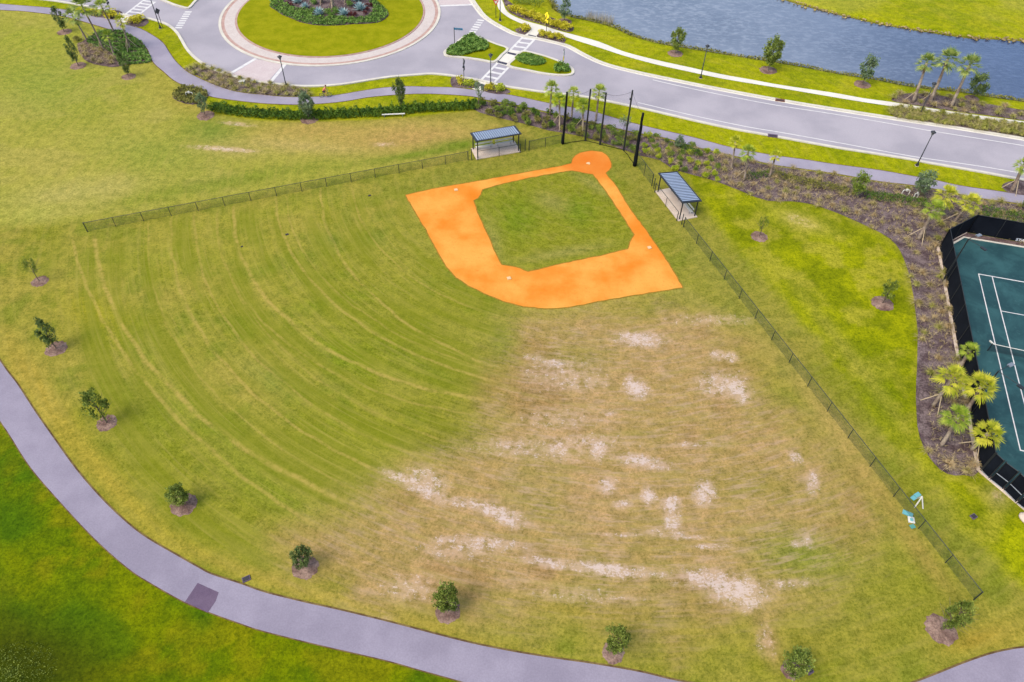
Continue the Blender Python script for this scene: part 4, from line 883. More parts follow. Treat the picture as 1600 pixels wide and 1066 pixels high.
for i in range(1500):
    a=random.uniform(0,6.283); r=random.random()**.7; p=at(18,1056)+Vector((math.cos(a)*r*3.0,math.sin(a)*r*2.4,0)); p.z=(1-r*r)*.7*random.uniform(.2,1); leafcard(m,p,.10,.5)
tag(m.build('shrub','oak_leaf_olive'),'dark leafy shrub cut by the bottom left corner','shrub')
M['storm_brick']=two('storm_brick',C(130,80,66),C(150,100,84),2)
# ------------------------------------------------------------------ built things
def fence(a,b,h,n,label,group=None,name='chain_link_fence',mesh='chain_link',bottom=True,pr=.035,top=True):
    t=empty(name,a,label,'fence',group); d=b-a; d.z=0
    for i in range(n+1):
        p=d*(i/n); r=pr*(1.5 if i in(0,n) else 1); MB().tube([p+Vector((0,0,-.05)),p+Vector((0,0,h+.03))],r,7).build('post','green_black_metal',t)
    if top: MB().tube([Vector((0,0,h)),d+Vector((0,0,h))],pr*.85,6).build('top_rail','green_black_metal',t)
    m=MB(); z=Vector((0,0,.04)); zt=Vector((0,0,h)); s=Vector((-d.y,d.x,0)).normalized()*.045; m.quad(z+s,d+z+s,d+zt+s,zt+s); m.build('wire_mesh',mesh,t)
    return t
fence(at(137,362.5),at(731.5,250.5),1.28,15,'long chain link fence from the left dugout out across the meadow edge')
fence(at(826.5,235),at(877,224.5),1.35,2,'short low fence between the left dugout and the first backstop pole')
fence(at(994,259),at(1018,291),1.75,2,'short taller fence between the last backstop pole and the right dugout')
fence(at(1067.5,355),at(1521.3,937.2),1.38,15,'long chain link fence running from the right dugout towards the bottom right')
# dugouts
def dugout(F1,F2,B1,B2,hf,hb,label,side):
    f1,f2,b1,b2=(at(*q) for q in (F1,F2,B1,B2)); ex=(f2-f1).normalized(); L=(f2-f1).length; ey=Vector((-ex.y,ex.x,0))
    if (b1-f1).dot(ey)<0: ey=-ey
    Dp=((b1-f1).dot(ey)+(b2-f2).dot(ey))/2
    t=empty('dugout_shelter',f1,label,'dugout','dugouts beside the infield')
    def q(x,y,z=0): return ex*x+ey*y+Vector((0,0,z))
    m=MB()
    def slab(m,x0,x1,y0,y1,z0,z1,zs=None):
        lo=[q(x0,y0,z0),q(x1,y0,z0),q(x1,y1,z0 if zs is None else zs),q(x0,y1,z0 if zs is None else zs)]; hi=[p+Vector((0,0,z1-z0)) for p in lo]
        fl=ex.cross(ey).z<0
        fs=[lo[::-1],hi]+[[lo[i],lo[(i+1)%4],hi[(i+1)%4],hi[i]] for i in range(4)]
        for f in fs: m.quad(*(f[::-1] if fl else f))
    slab(m,-.15,L+.15,-.15,Dp+.15,-.05,.1); m.build('floor_slab','concrete',t)
    for x,y,h in ((0.1,0.1,hf),(L-.1,.1,hf),(.1,Dp-.1,hb),(L-.1,Dp-.1,hb)): m=MB(); m.tube([q(x,y,.1),q(x,y,h)],.075,8); m.build('post','black_metal',t)
    m=MB(); slab(m,-.1,L+.1,-.15,Dp+.15,hf,hf+.06,hb); rf=m.build('roof','roof_dark',t)
    m=MB(); n=19
    for i in range(n):
        x=(i+.5)/n*(L-.1)+.05; slab(m,x-.078,x+.078,-.02,Dp+.02,hf+.055,hf+.115,hb+.055)
    m.build('roof_ribs','roof_pan',t)
    m=MB()
    for y,h in ((-.15,hf),(Dp+.15,hb)): m.tube([q(-.15,y,h+.03),q(L+.15,y,h+.03)],.075,6)
    for x in (-.13,L+.13): m.tube([q(x,-.15,hf+.03),q(x,Dp+.15,hb+.03)],.075,6)
    m.build('roof_beam','black_metal',t)
    for k,(a,b) in enumerate(((.06,.47),(.53,.95))):
        bt=empty('bench',f1+q(L*a,Dp*.80,.1),('left' if k==0 else 'right')+' white bench under the '+side+' dugout roof','bench','benches in the dugouts')
        m=MB(); w=L*(b-a)
        def bx(m,x0,x1,y0,y1,z0,z1):
            lo=[ex*x0+ey*y0,ex*x1+ey*y0,ex*x1+ey*y1,ex*x0+ey*y1]; lo=[p+Vector((0,0,z0)) for p in lo]; hi=[p+Vector((0,0,z1-z0)) for p in lo]
            for f in [lo[::-1],hi]+[[lo[i],lo[(i+1)%4],hi[(i+1)%4],hi[i]] for i in range(4)]: m.quad(*f)
        bx(m,0,w,-.16,.16,.42,.47); m.build('seat','white_paint',bt)
        m=MB(); bx(m,0,w,.22,.26,.62,.85); m.build('backrest','white_paint',bt)
        for x in (.3,w-.3):
            m=MB(); m.tube([ex*x+ey*-.1,ex*x+ey*-.1+Vector((0,0,.42))],.03,5); m.tube([ex*x+ey*.24,ex*x+ey*.24+Vector((0,0,.85))],.03,5); m.build('leg','steel',bt)
    o=ey*-.28
    fence(f1+o,f2+o,1.3,2,'low rail fence across the front of the '+side+' dugout','dugout front rails','rail_fence','net_mesh')
    return t,f1,f2,q,L,Dp
dl=dugout((745.7,248.5),(811.5,237),(738,233),(804,223),2.6,2.28,'left dugout shelter with striped blue metal roof and pale slab','left')
dr=dugout((1060.5,344.5),(1026,300),(1087.5,338.5),(1050,294.5),2.6,2.3,'right dugout shelter with striped blue metal roof, nearer the court','right')
for s,(f1,f2,q,L,Dp) in (('left',dl[1:]),('right',dr[1:])):
    for x in (-.75,L+.75):
        MB().tube([Vector((0,0,-.05)),Vector((0,0,1.7))],.05,7).build  # gate posts below
        o=MB().tube([Vector((0,0,-.05)),Vector((0,0,1.65 if s=='left' else 1.5))],.05,7).build('fence_post','green_black_metal',None,f1+q(x,-.05,0))
        tag(o,'dark gate post at the %s end of the %s dugout'%({('left',-.75):'near left',('right',-.75):'near'}.get((s,x),'far right' if s=='left' else 'far'),s),'post')
b=at(757,216); t=empty('trash_can',b,'round green trash can hidden behind the left dugout roof','trash can')
MB().lathe([(.26,0),(.3,.05),(.33,.85),(.33,.88)],n=14).build('bin','bin_green',t,smooth=True); MB().lathe([(.35,.88),(.36,.95),(.2,1.08),(.02,1.1)],n=14).build('lid','bin_green',t,smooth=True)
# backstop
PB=[((880,225),(887.2,144.4)),((914.4,220),(922.2,139)),((937.4,226),(946.6,145)),((974.4,235),(987.2,141)),((991,258),(1003.6,176))]
t=empty('backstop',at(937.4,226),'black five pole backstop with net cables behind home plate','backstop'); o0=at(937.4,226); tops=[]
for i,(b,tp) in enumerate(PB):
    B=at(*b); h=height_to(B,tp); B-=o0; tops.append(B+Vector((0,0,h)))
    MB().tube([B+Vector((0,0,-.1)),B+Vector((0,0,h))],[.13,.10],9).build('pole','black_metal',t)
m=MB()
for a,b in zip(tops,tops[1:]):
    for dz,sg in ((.15,.35),):
        L=[a.lerp(b,q)+Vector((0,0,-dz-sg*4*q*(1-q))) for q in [k/8 for k in range(9)]]; m.tube(L,.012,5)
m.build('top_cable','net_black',t)
m=MB()
for a,b in zip(tops,tops[1:]):
    A=Vector((a.x,a.y,.06)); B=Vector((b.x,b.y,.06)); m.tube([A.lerp(B,q)+Vector((random.uniform(-.05,.05),random.uniform(-.05,.05),.02*random.random())) for q in [k/8 for k in range(9)]],[random.uniform(.025,.05) for _ in range(9)],6)
m.build('net_hem','net_black',t)
m=MB()
for a,b in zip(tops,tops[1:]):
    n=8
    for k in range(n):
        q0,q1=k/n,(k+1)/n; A=a.lerp(b,q0);B=a.lerp(b,q1); m.quad(Vector((A.x,A.y,.05)),Vector((B.x,B.y,.05)),B+Vector((0,0,-.15-1.4*q1*(1-q1))),A+Vector((0,0,-.15-1.4*q0*(1-q0))))
m.build('net','net_mesh',t)
tp=tops[-1]; m=MB(); m.tube([Vector((tp.x+.02,tp.y-.16,.05))+Vector((random.uniform(-.03,.03),0,z)) for z in [k*tp.z/12 for k in range(13)]],[.24-.010*k+random.uniform(-.02,.03) for k in range(13)],8); m.build('gathered_net','net_black',t,smooth=True)
tp=tops[0]; m=MB(); m.tube([Vector((tp.x-.08,tp.y-.1,.05))+Vector((random.uniform(-.02,.02),0,z)) for z in [k*tp.z/12 for k in range(13)]],[.15-.006*k+random.uniform(-.02,.02) for k in range(13)],8); m.build('gathered_net','net_black',t,smooth=True)
tp=tops[3]; MB().box((tp.x-.12,tp.y-.1,tp.z-1.1),(.22,.2,.18)).build('pulley','black_metal',t)
# bases
def flat(name,px,s,label,z=.02,rz=.35):
    p=at(*px); m=MB(); m.box((0,0,.035),(s,s,.07),rz); o=m.build(name,'base_dusty',None,(p.x,p.y,z)); return tag(o,label,'base')
p=HOME; m=MB(); a=math.atan2(at(795,435).y-p.y,at(795,435).x-p.x)
pent=[(.22,.22),(.22,-.22),(0,-.22),(-.25,0),(0,.22)]; v=[(x*math.cos(a)-y*math.sin(a),x*math.sin(a)+y*math.cos(a)) for x,y in pent]
m.v=[(x*1.1,y*1.1,0) for x,y in v]+[(x*1.1,y*1.1,.02) for x,y in v]; m.f=[(9,8,7,6,5)]+[(i,(i+1)%5,5+(i+1)%5,5+i) for i in range(5)]
tag(m.build('home_plate','base_dusty',None,(p.x,p.y,.022)),'white home plate in the round orange clay circle','base')
flat('field_base',(712.5,297.2),.4,'pale base at the left corner of the infield clay'); flat('field_base',(795.3,435.3),.4,'white base at the bottom of the infield clay below the grass square'); flat('field_base',(1014.7,387.5),.4,'pale base on the right side of the infield clay')
# street lamps and signs
def lamp(b,label,h=4.55,g='black street lamps with lantern heads'):
    t=empty('street_lamp',at(*b),label,'street lamp',g)
    MB().lathe([(.22,0),(.22,.1),(.13,.35),(.09,.5),(.07,.55),(.055,h-.5),(.07,h-.5)],n=10).build('pole','black_metal',t,smooth=True)
    MB().lathe([(.26,0),(.26,.03)],n=10).build('footing','concrete',t)
    MB().lathe([(.07,h-.5),(.14,h-.42),(.2,h-.12),(.18,h-.1)],n=10).build('lantern','lamp_glass',t)
    MB().lathe([(.3,h-.12),(.32,h-.05),(.12,h+.08),(.03,h+.16),(.01,h+.2)],n=12).build('cap','black_metal',t)
    return t
lamp((447.5,136),'street lamp in the grass clumps below the roundabout'); lamp((766.8,132.5),'street lamp at the crosswalk among lime shrubs'); lamp((1094.5,122),'street lamp on the grass between road and white sidewalk',4.95)
lamp((1432.5,258.8),'street lamp in the verge beside the wide road, right side',4.9); lamp((1437.5,178),'street lamp standing in the grass clumps before the tall palms',4.6); lamp((781.4,32.5),'street lamp at the top edge beside the yield sign',5.0)
lamp((250.8,44.5),'street lamp on the verge right of the western crosswalk',6.5)
def post_sign(name,b,label,cat,h=2.9,r=.045):
    t=empty(name,at(*b),label,cat); MB().tube([(0,0,-.05),(0,0,h)],r,7).build('post','black_metal',t); return t
def disc(m,c,u,v,pts,th=.02):
    n=u.cross(v).normalized()*th; k=len(m.v); N=len(pts)
    for s in (1,-1): m.v+= [tuple(c+u*x+v*y+n*s) for x,y in pts]
    m.f.append(tuple(range(k,k+N))); m.f.append(tuple(range(k+N,k+2*N))[::-1])
    for i in range(N): j=(i+1)%N; m.f.append((k+i,k+N+i,k+N+j,k+j))
ZU=Vector((0,0,1))
def figure(m,c,u,n,s):
    "walking figure pictogram"
    P_=[((0,.34),(.0,.05),.055),((0,.05),(.12,-.3),.045),((0,.05),(-.13,-.3),.045),((0,.28),(.14,.08),.035),((0,.28),(-.14,.1),.035)]
    c=c+n
    for a,b,w in P_:
        A=c+(u*a[0]+ZU*a[1])*s; B=c+(u*b[0]+ZU*b[1])*s; d=(B-A).normalized(); q=d.cross(n).normalized()*w*s; m.quad(A-q,A+q,B+q,B-q)
    k=len(m.v); m.v+= [tuple(c+(u*.075*math.cos(a)+ZU*(.43+.075*math.sin(a)))*s) for a in [i*math.pi/4 for i in range(8)]]; m.f.append(tuple(range(k,k+8)))
dia=lambda s:[(0,-s),(s,0),(0,s),(-s,0)]
t=post_sign('crossing_sign',(853.8,49),'yellow diamond crossing sign on a black post by the white sidewalk','sign',3.0); u=Vector((.55,-.83,0)).normalized(); n=u.cross(ZU)*.03
if n.y>0: n=-n
f=n*1.6
m=MB(); disc(m,Vector((0,0,2.5))+f,u,ZU,dia(.58)); s=m.build('sign_panel','yellow_sign',t); m=MB(); figure(m,Vector((0,0,2.45))+f*2.0,u,n*.6,.8); m.build('pictogram','black_metal',s)
m=MB(); disc(m,Vector((0,0,1.65))+f,u,ZU,[(-.32,-.18),(.32,-.18),(.32,.18),(-.32,.18)]); s=m.build('arrow_plaque','yellow_sign',t); m=MB(); c_=Vector((0,0,1.65))+f*2.6
A=c_+u*.2+ZU*.12;B=c_-u*.15-ZU*.1; q=(B-A).normalized().cross(n.normalized())*.03; m.quad(A-q,A+q,B+q,B-q); m.tri(B+q*2.6,B+(B-A).normalized()*.12,B-q*2.6); m.build('arrow','black_metal',s)
t=post_sign('yield_sign',(774.9,28.3),'red and white triangular yield sign beside the roundabout exit','sign',2.9); u=Vector((1,-.2,0)).normalized(); n=Vector((-.2,-1,0)).normalized()*.05
tri=[(-.5,.4),(0,-.45),(.5,.4)]; m=MB(); disc(m,Vector((0,0,2.5))+n,u,ZU,tri); s=m.build('sign_panel','red_sign',t); m=MB(); disc(m,Vector((0,0,2.53))+n*1.5,u,ZU,[(-.28,.24),(0,-.22),(.28,.24)],.012); m.build('white_field','white_paint',s)
for b,l in (((725,122.5),'dark crossing sign seen edge on among yellow shrubs south of the crosswalk'),((173,18),'dark crossing sign in the yellow shrubs at the western crosswalk')):
    t=post_sign('crossing_sign',b,l,'sign',3.0); u=Vector((.25,.97,0)).normalized()
    m=MB(); disc(m,Vector((.06,0,2.45)),u,ZU,dia(.5),.03); m.build('sign_panel','sign_back',t); m=MB(); m.box((.0,0,1.75),(.3,.35,.18)); m.build('beacon','black_metal',t); m=MB(); disc(m,Vector((.06,0,1.35)),u,ZU,[(-.3,-.16),(.3,-.16),(.3,.16),(-.3,.16)]); m.build('arrow_plaque','sign_back',t)
B=at(246,36.5)
t=empty('crossing_sign',at(254.5,43.5),'dark edge on sign post standing close by the western street lamp','sign'); MB().tube([(0,0,-.05),(0,0,3.0)],.045,7).build('post','black_metal',t)
m=MB(); disc(m,Vector((0,0,2.6)),Vector((.5,.86,0)),ZU,dia(.5),.03); m.build('sign_panel','sign_back',t)
t=post_sign('street_name_sign',(710.6,72),'street name sign with a blue blade on the splitter island','sign',2.9,.055)
m=MB(); m.box((.68,-.1,2.72),(1.3,.03,.3),-.12); s=m.build('name_blade','blue_sign',t)
MB().box((.68,-.13,2.72),(.9,.03,.07),-.12).build('blade_stripe','lamp_glass',s)
t=post_sign('striped_marker',(879.3,104.5),'post with yellow and white striped panels at the right tip of the splitter island','sign',2.8,.05)
u=Vector((.35,.94,0)).normalized(); n=Vector((.94,-.35,0))
m=MB(); disc(m,Vector((.05,0,2.1))-n*0,u,ZU,[(-.3,-.38),(.3,-.38),(.3,.38),(-.3,.38)],.02); m.build('keep_right_panel','white_paint',t)
m=MB(); disc(m,Vector((.05,0,1.35)),u,ZU,[(-.15,-.35),(.15,-.35),(.15,.35),(-.15,.35)],.02); s=m.build('hazard_panel','yellow_sign',t)
m=MB()
for k in range(4):
    for sd_ in (1,-1): disc(m,Vector((.05,0,1.1+k*.17))+n*.024*sd_,u,ZU,[(-.15,-.02),(.15,.05),(.15,.11),(-.15,.04)],.004)
m.build('stripes','black_metal',s)
# storm drains and utility lids
for px,l,dx in (((1218.5,157.5),'brown storm drain inlet in the far kerb of the road',-.16),((1207,213),'grey storm drain inlet in the near kerb of the road',-.16)):
    t=empty('storm_drain',at(*px),l,'storm drain','storm drain inlets in the kerbs',dx); MB().box((0,0,.07),(1.3,.6,.16)).build('inlet','storm_brick' if 'brown' in l else 'patch',t); MB().box((0,-.1,.155),(1.0,.3,.02)).build('grate','grate',t)
for px,s,l in (((385,905),(.6,.42,.08),'small dark valve box lid in the grass beside the low path'),((1521,807.5),(.5,.4,.08),'small dark utility lid in the lawn below the court gate'),((1263,1049),(.35,.5,.35),'small grey stub standing beside the bottom oak'),((448.5,366.5),(.34,.28,.04),'small dark sprinkler lid in the outfield, left of the green smear'),((378,385.5),(.24,.2,.03),'tiny dark lid in the far left outfield'),((577.5,305.8),(.34,.24,.04),'tiny dark lid between the left fence and the clay corner')):
    t=empty('utility_box',at(*px),l,'utility box'); MB().box((0,0,s[2]/2),s,.5).build('box','patch' if s[2]>.06 else 'grate',t); MB().box((0,0,s[2]+.01),(s[0]*.8,s[1]*.75,.02),.5).build('lid','grate',t)
t=empty('boulder',at(1601,812),'pale rounded boulder at the right edge below the court gate','boulder'); t2=None
m=MB(); m.lathe([(.22,0),(.42,.06),(.45,.18),(.34,.32),(.14,.38)],n=12)
for k in range(len(m.v)): x,y,z=m.v[k]; m.v[k]=(x*(1+.15*math.sin(y*5)),y*1.35,z)
m.build('stone','concrete',t,smooth=True)
t=empty('utility_cabinet',at(379,131),'pale green utility cabinet in the grass clumps by the roundabout','utility box'); MB().box((0,0,.22),(.75,.5,.44)).build('cabinet','box_green',t); MB().box((0,0,.46),(.8,.55,.05)).build('lid','white_paint',t)
t=empty('bench',at(615,182.5),'narrow white bench beside the hedge in the meadow','bench'); t.rotation_euler=(0,0,.13)
MB().box((0,0,.4),(3.1,.24,.05)).build('seat','white_paint',t)
for x in (-1.2,1.2): MB().box((x,0,.185),(.06,.2,.37)).build('leg','steel',t)
def backflow(px,l,s=1):
    t=empty('backflow_pipe',at(*px),l,'pipe'); m=MB(); m.tube([(-.7*s,0,0),(-.7*s,0,.55),(-.55*s,0,.65),(.55*s,0,.65),(.7*s,0,.55),(.7*s,0,0)],.06,8); m.build('pipe','white_paint',t)
    MB().box((0,0,.65),(.4*s,.2,.22)).build('valve_body','white_paint',t); MB().lathe([(.1,.76),(.1,.8)],n=10).build('handwheel','white_paint',t)
backflow((1414,304),'white backflow pipe in the bed left of the dark tree',.6); backflow((1430,309),'small white pipe at the foot of the dark blue green tree',.3); backflow((297,151),'white pipe assembly in the olive grasses below the trail',.65)
# things by the right fence
t=empty('folding_stand',at(1431,793),'white folding stand with pale teal pads leaning on the fence','stand')
for a,b in (((-.1,0,0),(.15,.35,1.15)),((.55,-.1,0),(.15,.35,1.15)),((.1,.75,0),(.15,.35,1.15))): MB().tube([a,b],.055,6).build('leg','white_paint',t)
MB().box((-.05,.62,.95),(.5,.35,.08),.5).build('pad','teal',t); MB().box((-.45,.35,.9),(.4,.35,.08),.6).build('pad','teal',t)
for px,d,mt,l,r in (((1418,803),(.8,.42,.06),'teal','bright teal mat lying along the fence',-.5),((1423.5,813),(.5,.55,.08),'white_paint','white tray with a teal middle lying by the fence',-.2),((1425.5,823),(.42,.34,.05),'teal_dark','small dull teal plate nearest the fence post',.3)):
    o=MB().box((0,0,d[2]/2+.01),d,r).build('sports_mat',mt,None,at(*px)); tag(o,l,'mat')
    if 'tray' in l: MB().box((0,0,d[2]+.02),(.22,.26,.03),r).build('tray_middle','teal',o)
# ------------------------------------------------------------------ tennis court
T0=at(1528.8,428.8); th=-0.24462; cx_=Vector((math.cos(th),math.sin(th),0)); cy_=Vector((math.sin(th),-math.cos(th),0))
T0=Vector((50.68,60.18,0))
def tc(x,y,z=0): return T0+cx_*x+cy_*y+Vector((0,0,z))
CA,CB,CC,CD_=at(1467.5,387),at(1511,364),at(1531,735),at(1600,793)
E1=CB+(at(1600,380)-CB).normalized()*24; E2=CC+(CD_-CC).normalized()*12
i0=[at(1489,381),at(1506,371.3),at(1517.6,373.6),at(1600,387)]; e1=i0[3]+(i0[3]-i0[2]).normalized()*14
CAx=CA+Vector((1.2,-1.3,0))
sheet('court_surround',[CA,CB,E1,E2+Vector((14,-3,0)),E2,CC],'mulch_dark',.036)
sheet('court_surface',[CA+(CC-CA).normalized()*1.6+Vector((.35,0,0)),i0[0],i0[1],i0[2],i0[3],e1,tc(20,28),E2+Vector((.3,.3,0)),CC+Vector((.35,.1,0))],'court',.045)
struct(strip(MB(),[CA+(CC-CA).normalized()*1.6+Vector((.4,0,0)),i0[0],i0[1],i0[2],i0[3],e1],.22,.02,.1).build('court_edging','kerb'))
struct(strip(MB(),[CB+Vector((-.1,.1,0)),CA+Vector((-.15,0,0)),CC+Vector((-.15,0,0)),CD_+(CD_-CC)*1.2+Vector((-.05,-.12,0))],.3,.0,.09).build('court_kerb','concrete'))
m=MB()
def cl(a,b,w=.1): strip(m,[tc(*a),tc(*b)],w,0,.05)
LW,LL=10.97,23.77
cl((-.05,0),(LW+.05,0),.13); cl((-.05,LL),(LW+.05,LL),.13)
for x in (0,1.37,LW-1.37,LW): cl((x,0.07),(x,LL-.07))
for y in (5.485,LL-5.485): cl((1.43,y),(LW-1.43,y))
cl((LW/2,5.54),(LW/2,LL-5.54)); struct(m.build('court_lines','road_paint'))
t=empty('tennis_net',tc(-.91,LL/2),'black tennis net with white tape across the green court','tennis net')
o=t.location; a=tc(-.91,LL/2)-o; b=tc(LW+.91,LL/2)-o
for p,q in ((a,'net_post'),(b,'net_post')): MB().tube([p,p+Vector((0,0,1.1))],.05,8).build('net_post','black_metal',t)
sagz=lambda q:1.07-.155*4*q*(1-q)
m=MB(); m2=MB()
for k in range(12):
    q0,q1=k/12,(k+1)/12; A=a.lerp(b,q0);B=a.lerp(b,q1); z0,z1=Vector((0,0,sagz(q0))),Vector((0,0,sagz(q1)))
    m.quad(A+Vector((0,0,.06)),B+Vector((0,0,.06)),B+z1,A+z0); m2.tube([A+z0,B+z1],.04,5)
lattice('tennis_mesh',(.02,.03,.03,1),.05,.2); m.build('netting','tennis_mesh',t); m2.build('tape','white_paint',t)
MB().box((a.x+.05,a.y+.25,1.0),(.14,.5,.1),.4).build('crank','white_paint',t)
def screen(a,b,h,n,label,post_h=0,gap=.05,rail=False):
    t=empty('windscreen_fence',a,label,'fence','tall black fences around the court'); d=b-a
    for i in range(n+1): p=d*(i/n); MB().tube([p+Vector((0,0,-.05)),p+Vector((0,0,h+post_h))],.045,7).build('post','black_metal',t)
    MB().tube([Vector((0,0,h)),d+Vector((0,0,h))],.035,6).build('top_rail','black_metal',t)
    s=Vector((-d.y,d.x,0)).normalized()*.05; m=MB(); z=Vector((0,0,gap)); zt=Vector((0,0,h-.03))
    m.quad(z+s,d+z+s,d+zt+s,zt+s); m.quad(z+s*1.3,zt+s*1.3,d+zt+s*1.3,d+z+s*1.3); m.build('windscreen','windscreen',t); return t
screen(CA,CC,2.72,10,'long black windscreen fence along the left side of the court')
screen(CA,CB,2.65,2,'short angled black fence piece at the upper court corner')
bf=screen(CB,E1,2.6,8,'black fence at the back of the court with white lettering',.25)
# lettering on the back screen
fc=bpy.data.curves.new('lettering','FONT'); fc.body='STAR'; fc.size=.52; fc.extrude=.004; fo=bpy.data.objects.new('lettering',fc); col.objects.link(fo)
dg=bpy.context.evaluated_depsgraph_get(); me=bpy.data.meshes.new_from_object(fo.evaluated_get(dg)); bpy.data.objects.remove(fo)
lo=bpy.data.objects.new('lettering',me); col.objects.link(lo); me.materials.append(M['letter_white']); lo.parent=bf
dd=(E1-CB).normalized(); nn=Vector((dd.y,-dd.x,0)); 
if nn.y>0: nn=-nn
s0=(at(1584.5,377)-CB).dot(dd); yv=Vector((0,0,1)); lo.matrix_local=Matrix(((dd.x,yv.x,nn.x,dd.x*s0+nn.x*.09),(dd.y,yv.y,nn.y,dd.y*s0+nn.y*.09),(dd.z,yv.z,nn.z,.18),(0,0,0,1)))
# gate section
gd=(CD_-CC); gl=gd.length; gn_=gd.normalized()
g_pts=[CC,at(1545,749),at(1566.6,765.7),at(1587,786),at(1612,806)]
nl=['narrow black fence panel next to the mulch bed corner','first black gate panel of the court with thick frame','second black gate panel of the court with a mid rail','black fence panel at the right edge past the gates']
for i in range(4):
    a,b=g_pts[i],g_pts[i+1]; a=a+(b-a).normalized()*.08; b=b-(b-a).normalized()*.08
    t=screen(a,b,2.7,1,nl[i],.12,.12); d=b-a
    if i in (1,2,3): MB().tube([Vector((0,0,1.1)),d+Vector((0,0,1.1))],.04,6).build('mid_rail','steel',t)
    MB().tube([Vector((0,0,.1)),d+Vector((0,0,.1))],.04,6).build('bottom_rail','steel',t)
def court_light(b,tp,heads,label):
    B=at(*b); h=height_to(B,tp); t=empty('court_light',B,label,'light pole','light poles of the court')
    MB().tube([(0,0,-.05),(0,0,h)],[.09,.06],8).build('pole','black_metal',t)
    for hd in heads:
        p=at(hd[0],hd[1],h)-B; p.z=h; 
        if p.length>h+3: pass
        q=Vector((p.x,p.y,0)); L=min(q.length,2.2); q=q.normalized()*L if q.length>0 else Vector((1,0,0))
        e=Vector((q.x,q.y,h+.05)); MB().tube([(0,0,h-.05),e],.03,6).build('arm','black_metal',t)
        MB().box((e.x+q.normalized().x*.3,e.y+q.normalized().y*.3,h),(.6,.34,.1),math.atan2(q.y,q.x)).build('lamp_head','steel' if hd[2] else 'black_metal',t)
court_light((1472.5,440),(1513.8,373.8),((1533,386,0),(1526,369,1)),'tall light pole outside the upper left side of the court')
court_light((1511,642),(1563.7,582.5),((1590,601,0),(1576,572,1)),'light pole rising behind the court side palms')
# ------------------------------------------------------------------ cyclist
bp=at(509,152.2); dirx=(at(530,149.5)-at(490,152.5)); rz=math.atan2(dirx.y,dirx.x)
bk=empty('bicycle',bp,'dark bicycle ridden along the trail above the hedge','bicycle',None,rz)
def wheel(x):
    m=MB(); n=22; m.tube([(x+.33*math.cos(2*math.pi*i/n),0,.34+.33*math.sin(2*math.pi*i/n)) for i in range(n+1)],.024,6,False); w=m.build('wheel','rubber',bk)
    m=MB(); m.tube([(x+.30*math.cos(2*math.pi*i/n),0,.34+.30*math.sin(2*math.pi*i/n)) for i in range(n+1)],.012,5,False)
    for i in range(12): a=i*math.pi/6; m.tube([(x,0,.34),(x+.3*math.cos(a),0,.34+.3*math.sin(a))],.004,3)
    m.build('rim','steel',w)
wheel(-.52); wheel(.54)
m=MB()
for a,b in (((-.52,0,.34),(-.08,0,.30)),((-.08,0,.30),(-.2,0,.82)),((-.2,0,.82),(-.52,0,.34)),((-.2,0,.78),(.36,0,.84)),((-.08,0,.3),(.38,0,.74)),((.34,0,.92),(.54,0,.34))): m.tube([a,b],.02,6)
m.build('frame','bike_paint',bk); MB().box((-.22,0,.9),(.26,.14,.06)).build('saddle','rubber',bk)
m=MB(); m.tube([(.34,0,.9),(.34,0,1.02),(.42,0,1.04)],.018,6); m.tube([(.38,-.28,1.04),(.43,-.1,1.04),(.43,.1,1.04),(.38,.28,1.04)],.016,6); m.build('handlebar','steel',bk)
m=MB(); m.tube([(-.08,-.09,.3),(.07,-.09,.22)],.014,5); m.tube([(-.08,.09,.3),(-.23,.09,.38)],.014,5); m.box((.09,-.14,.21),(.1,.1,.025)); m.box((-.25,.14,.39),(.1,.1,.025)); m.build('pedals','steel',bk)
pe=empty('person',bp,'cyclist in a coral shirt leaning forward on a bicycle','person',None,rz)
def skin(name,pts,edges,rad,mat,root=0,sub=1,parent=None):
    me=bpy.data.meshes.new(name); me.from_pydata(pts,edges,[]); me.update(); o=bpy.data.objects.new(name,me); col.objects.link(o)
    md=o.modifiers.new('skin','SKIN'); md.use_smooth_shade=True
    for i,r in enumerate(rad): me.skin_vertices[0].data[i].radius=(r,r) if isinstance(r,(int,float)) else r
    me.skin_vertices[0].data[root].use_root=True
    o.modifiers.new('sub','SUBSURF').levels=sub; o.modifiers['sub'].render_levels=sub
    dg=bpy.context.evaluated_depsgraph_get(); m2=bpy.data.meshes.new_from_object(o.evaluated_get(dg)); bpy.data.objects.remove(o)
    m2.materials.clear(); m2.materials.append(M[mat]); o=bpy.data.objects.new(name,m2); col.objects.link(o); o.parent=parent; return o
bpts=[(-.2,0,.98),(-.08,0,1.18),(.06,0,1.38),(.14,0,1.47),(.2,0,1.56),(.24,0,1.66),(.24,0,1.74)]; be=[(0,1),(1,2),(2,3),(3,4),(4,5),(5,6)]; br=[.13,.13,.15,.075,.07,.095,.075]
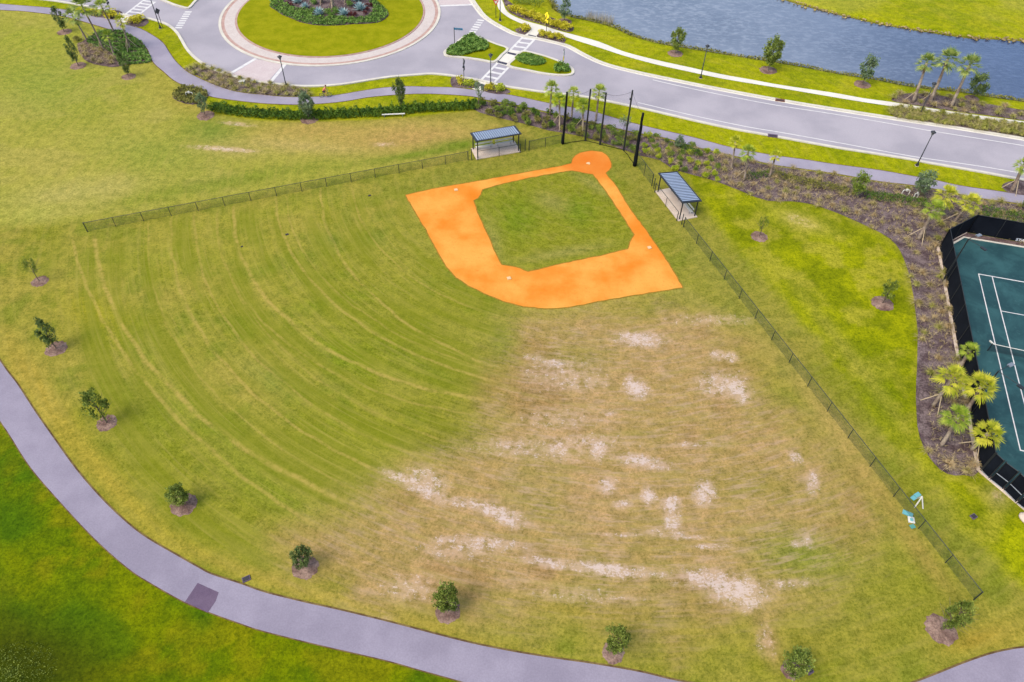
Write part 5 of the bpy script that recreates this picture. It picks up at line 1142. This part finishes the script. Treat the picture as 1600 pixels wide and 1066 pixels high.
for s in (-1,1):
    k=len(bpts); bpts+= [(.1,s*.19,1.4),(.26,s*.27,1.22),(.38,s*.25,1.07),(.43,s*.24,1.05)]; be+= [(2,k),(k,k+1),(k+1,k+2),(k+2,k+3)]; br+=[.07,.048,.035,.035]
    kn=(.22,s*.12,.74) if s<0 else (.16,s*.12,.86); an=(.02,s*.13,.30) if s<0 else (-.26,s*.13,.48); k=len(bpts)
    bpts+= [(-.16,s*.1,.95),kn,an,(an[0]+.07,s*.14,an[2]-.07),(an[0]+.19,s*.14,an[2]-.07)]; be+= [(0,k),(k,k+1),(k+1,k+2),(k+2,k+3),(k+3,k+4)]; br+=[.09,.06,.038,.042,.03]
body=skin('body',bpts,be,br,'skin',0,1,pe)
for s in (-1,1):
    for f in range(4): MB().tube([(.42,s*(.21+.02*f),1.07),(.46,s*(.21+.02*f),1.075),(.465,s*(.21+.02*f),1.04),(.44,s*(.21+.02*f),1.02)],.009,5).build('finger','skin',pe)
    MB().tube([(.41,s*.2,1.05),(.43,s*.185,1.03),(.45,s*.19,1.02)],.01,5).build('thumb','skin',pe)
sh=[(-.19,0,1.02),(-.08,0,1.18),(.06,0,1.37),(.11,0,1.43),(.1,.19,1.4),(.2,.24,1.3),(.1,-.19,1.4),(.2,-.24,1.3)]
skin('shirt',sh,[(0,1),(1,2),(2,3),(2,4),(4,5),(2,6),(6,7)],[.15,.15,.17,.085,.085,.07,.085,.07],'shirt',1,1,pe)
skin('shorts',[(-.2,0,.99),(-.16,.1,.95),(.02,.12,.9),(-.16,-.1,.95),(.04,-.12,.84)],[(0,1),(1,2),(0,3),(3,4)],[.145,.11,.095,.11,.09],'shorts',0,1,pe)
MB().lathe([(.105,1.70),(.115,1.74),(.10,1.8),(.06,1.84),(.01,1.855)],(.24,0,0),12).build('helmet','helmet',pe,smooth=True)
m=MB(); m.tube([(.335,0,1.69),(.37,0,1.66),(.335,0,1.645)],.014,5); m.build('nose','skin',pe)
for s in (-1,1): MB().lathe([(.005,-.012),(.014,0),(.005,.012)],(.328,s*.04,1.70),6).build('eye','shorts',pe); MB().lathe([(.006,-.03),(.022,0),(.006,.03)],(.23,s*.1,1.68),6).build('ear','skin',pe)
MB().box((.335,0,1.62),(.015,.05,.012)).build('mouth','red_leaf',pe)
sc.cycles.use_denoising=True
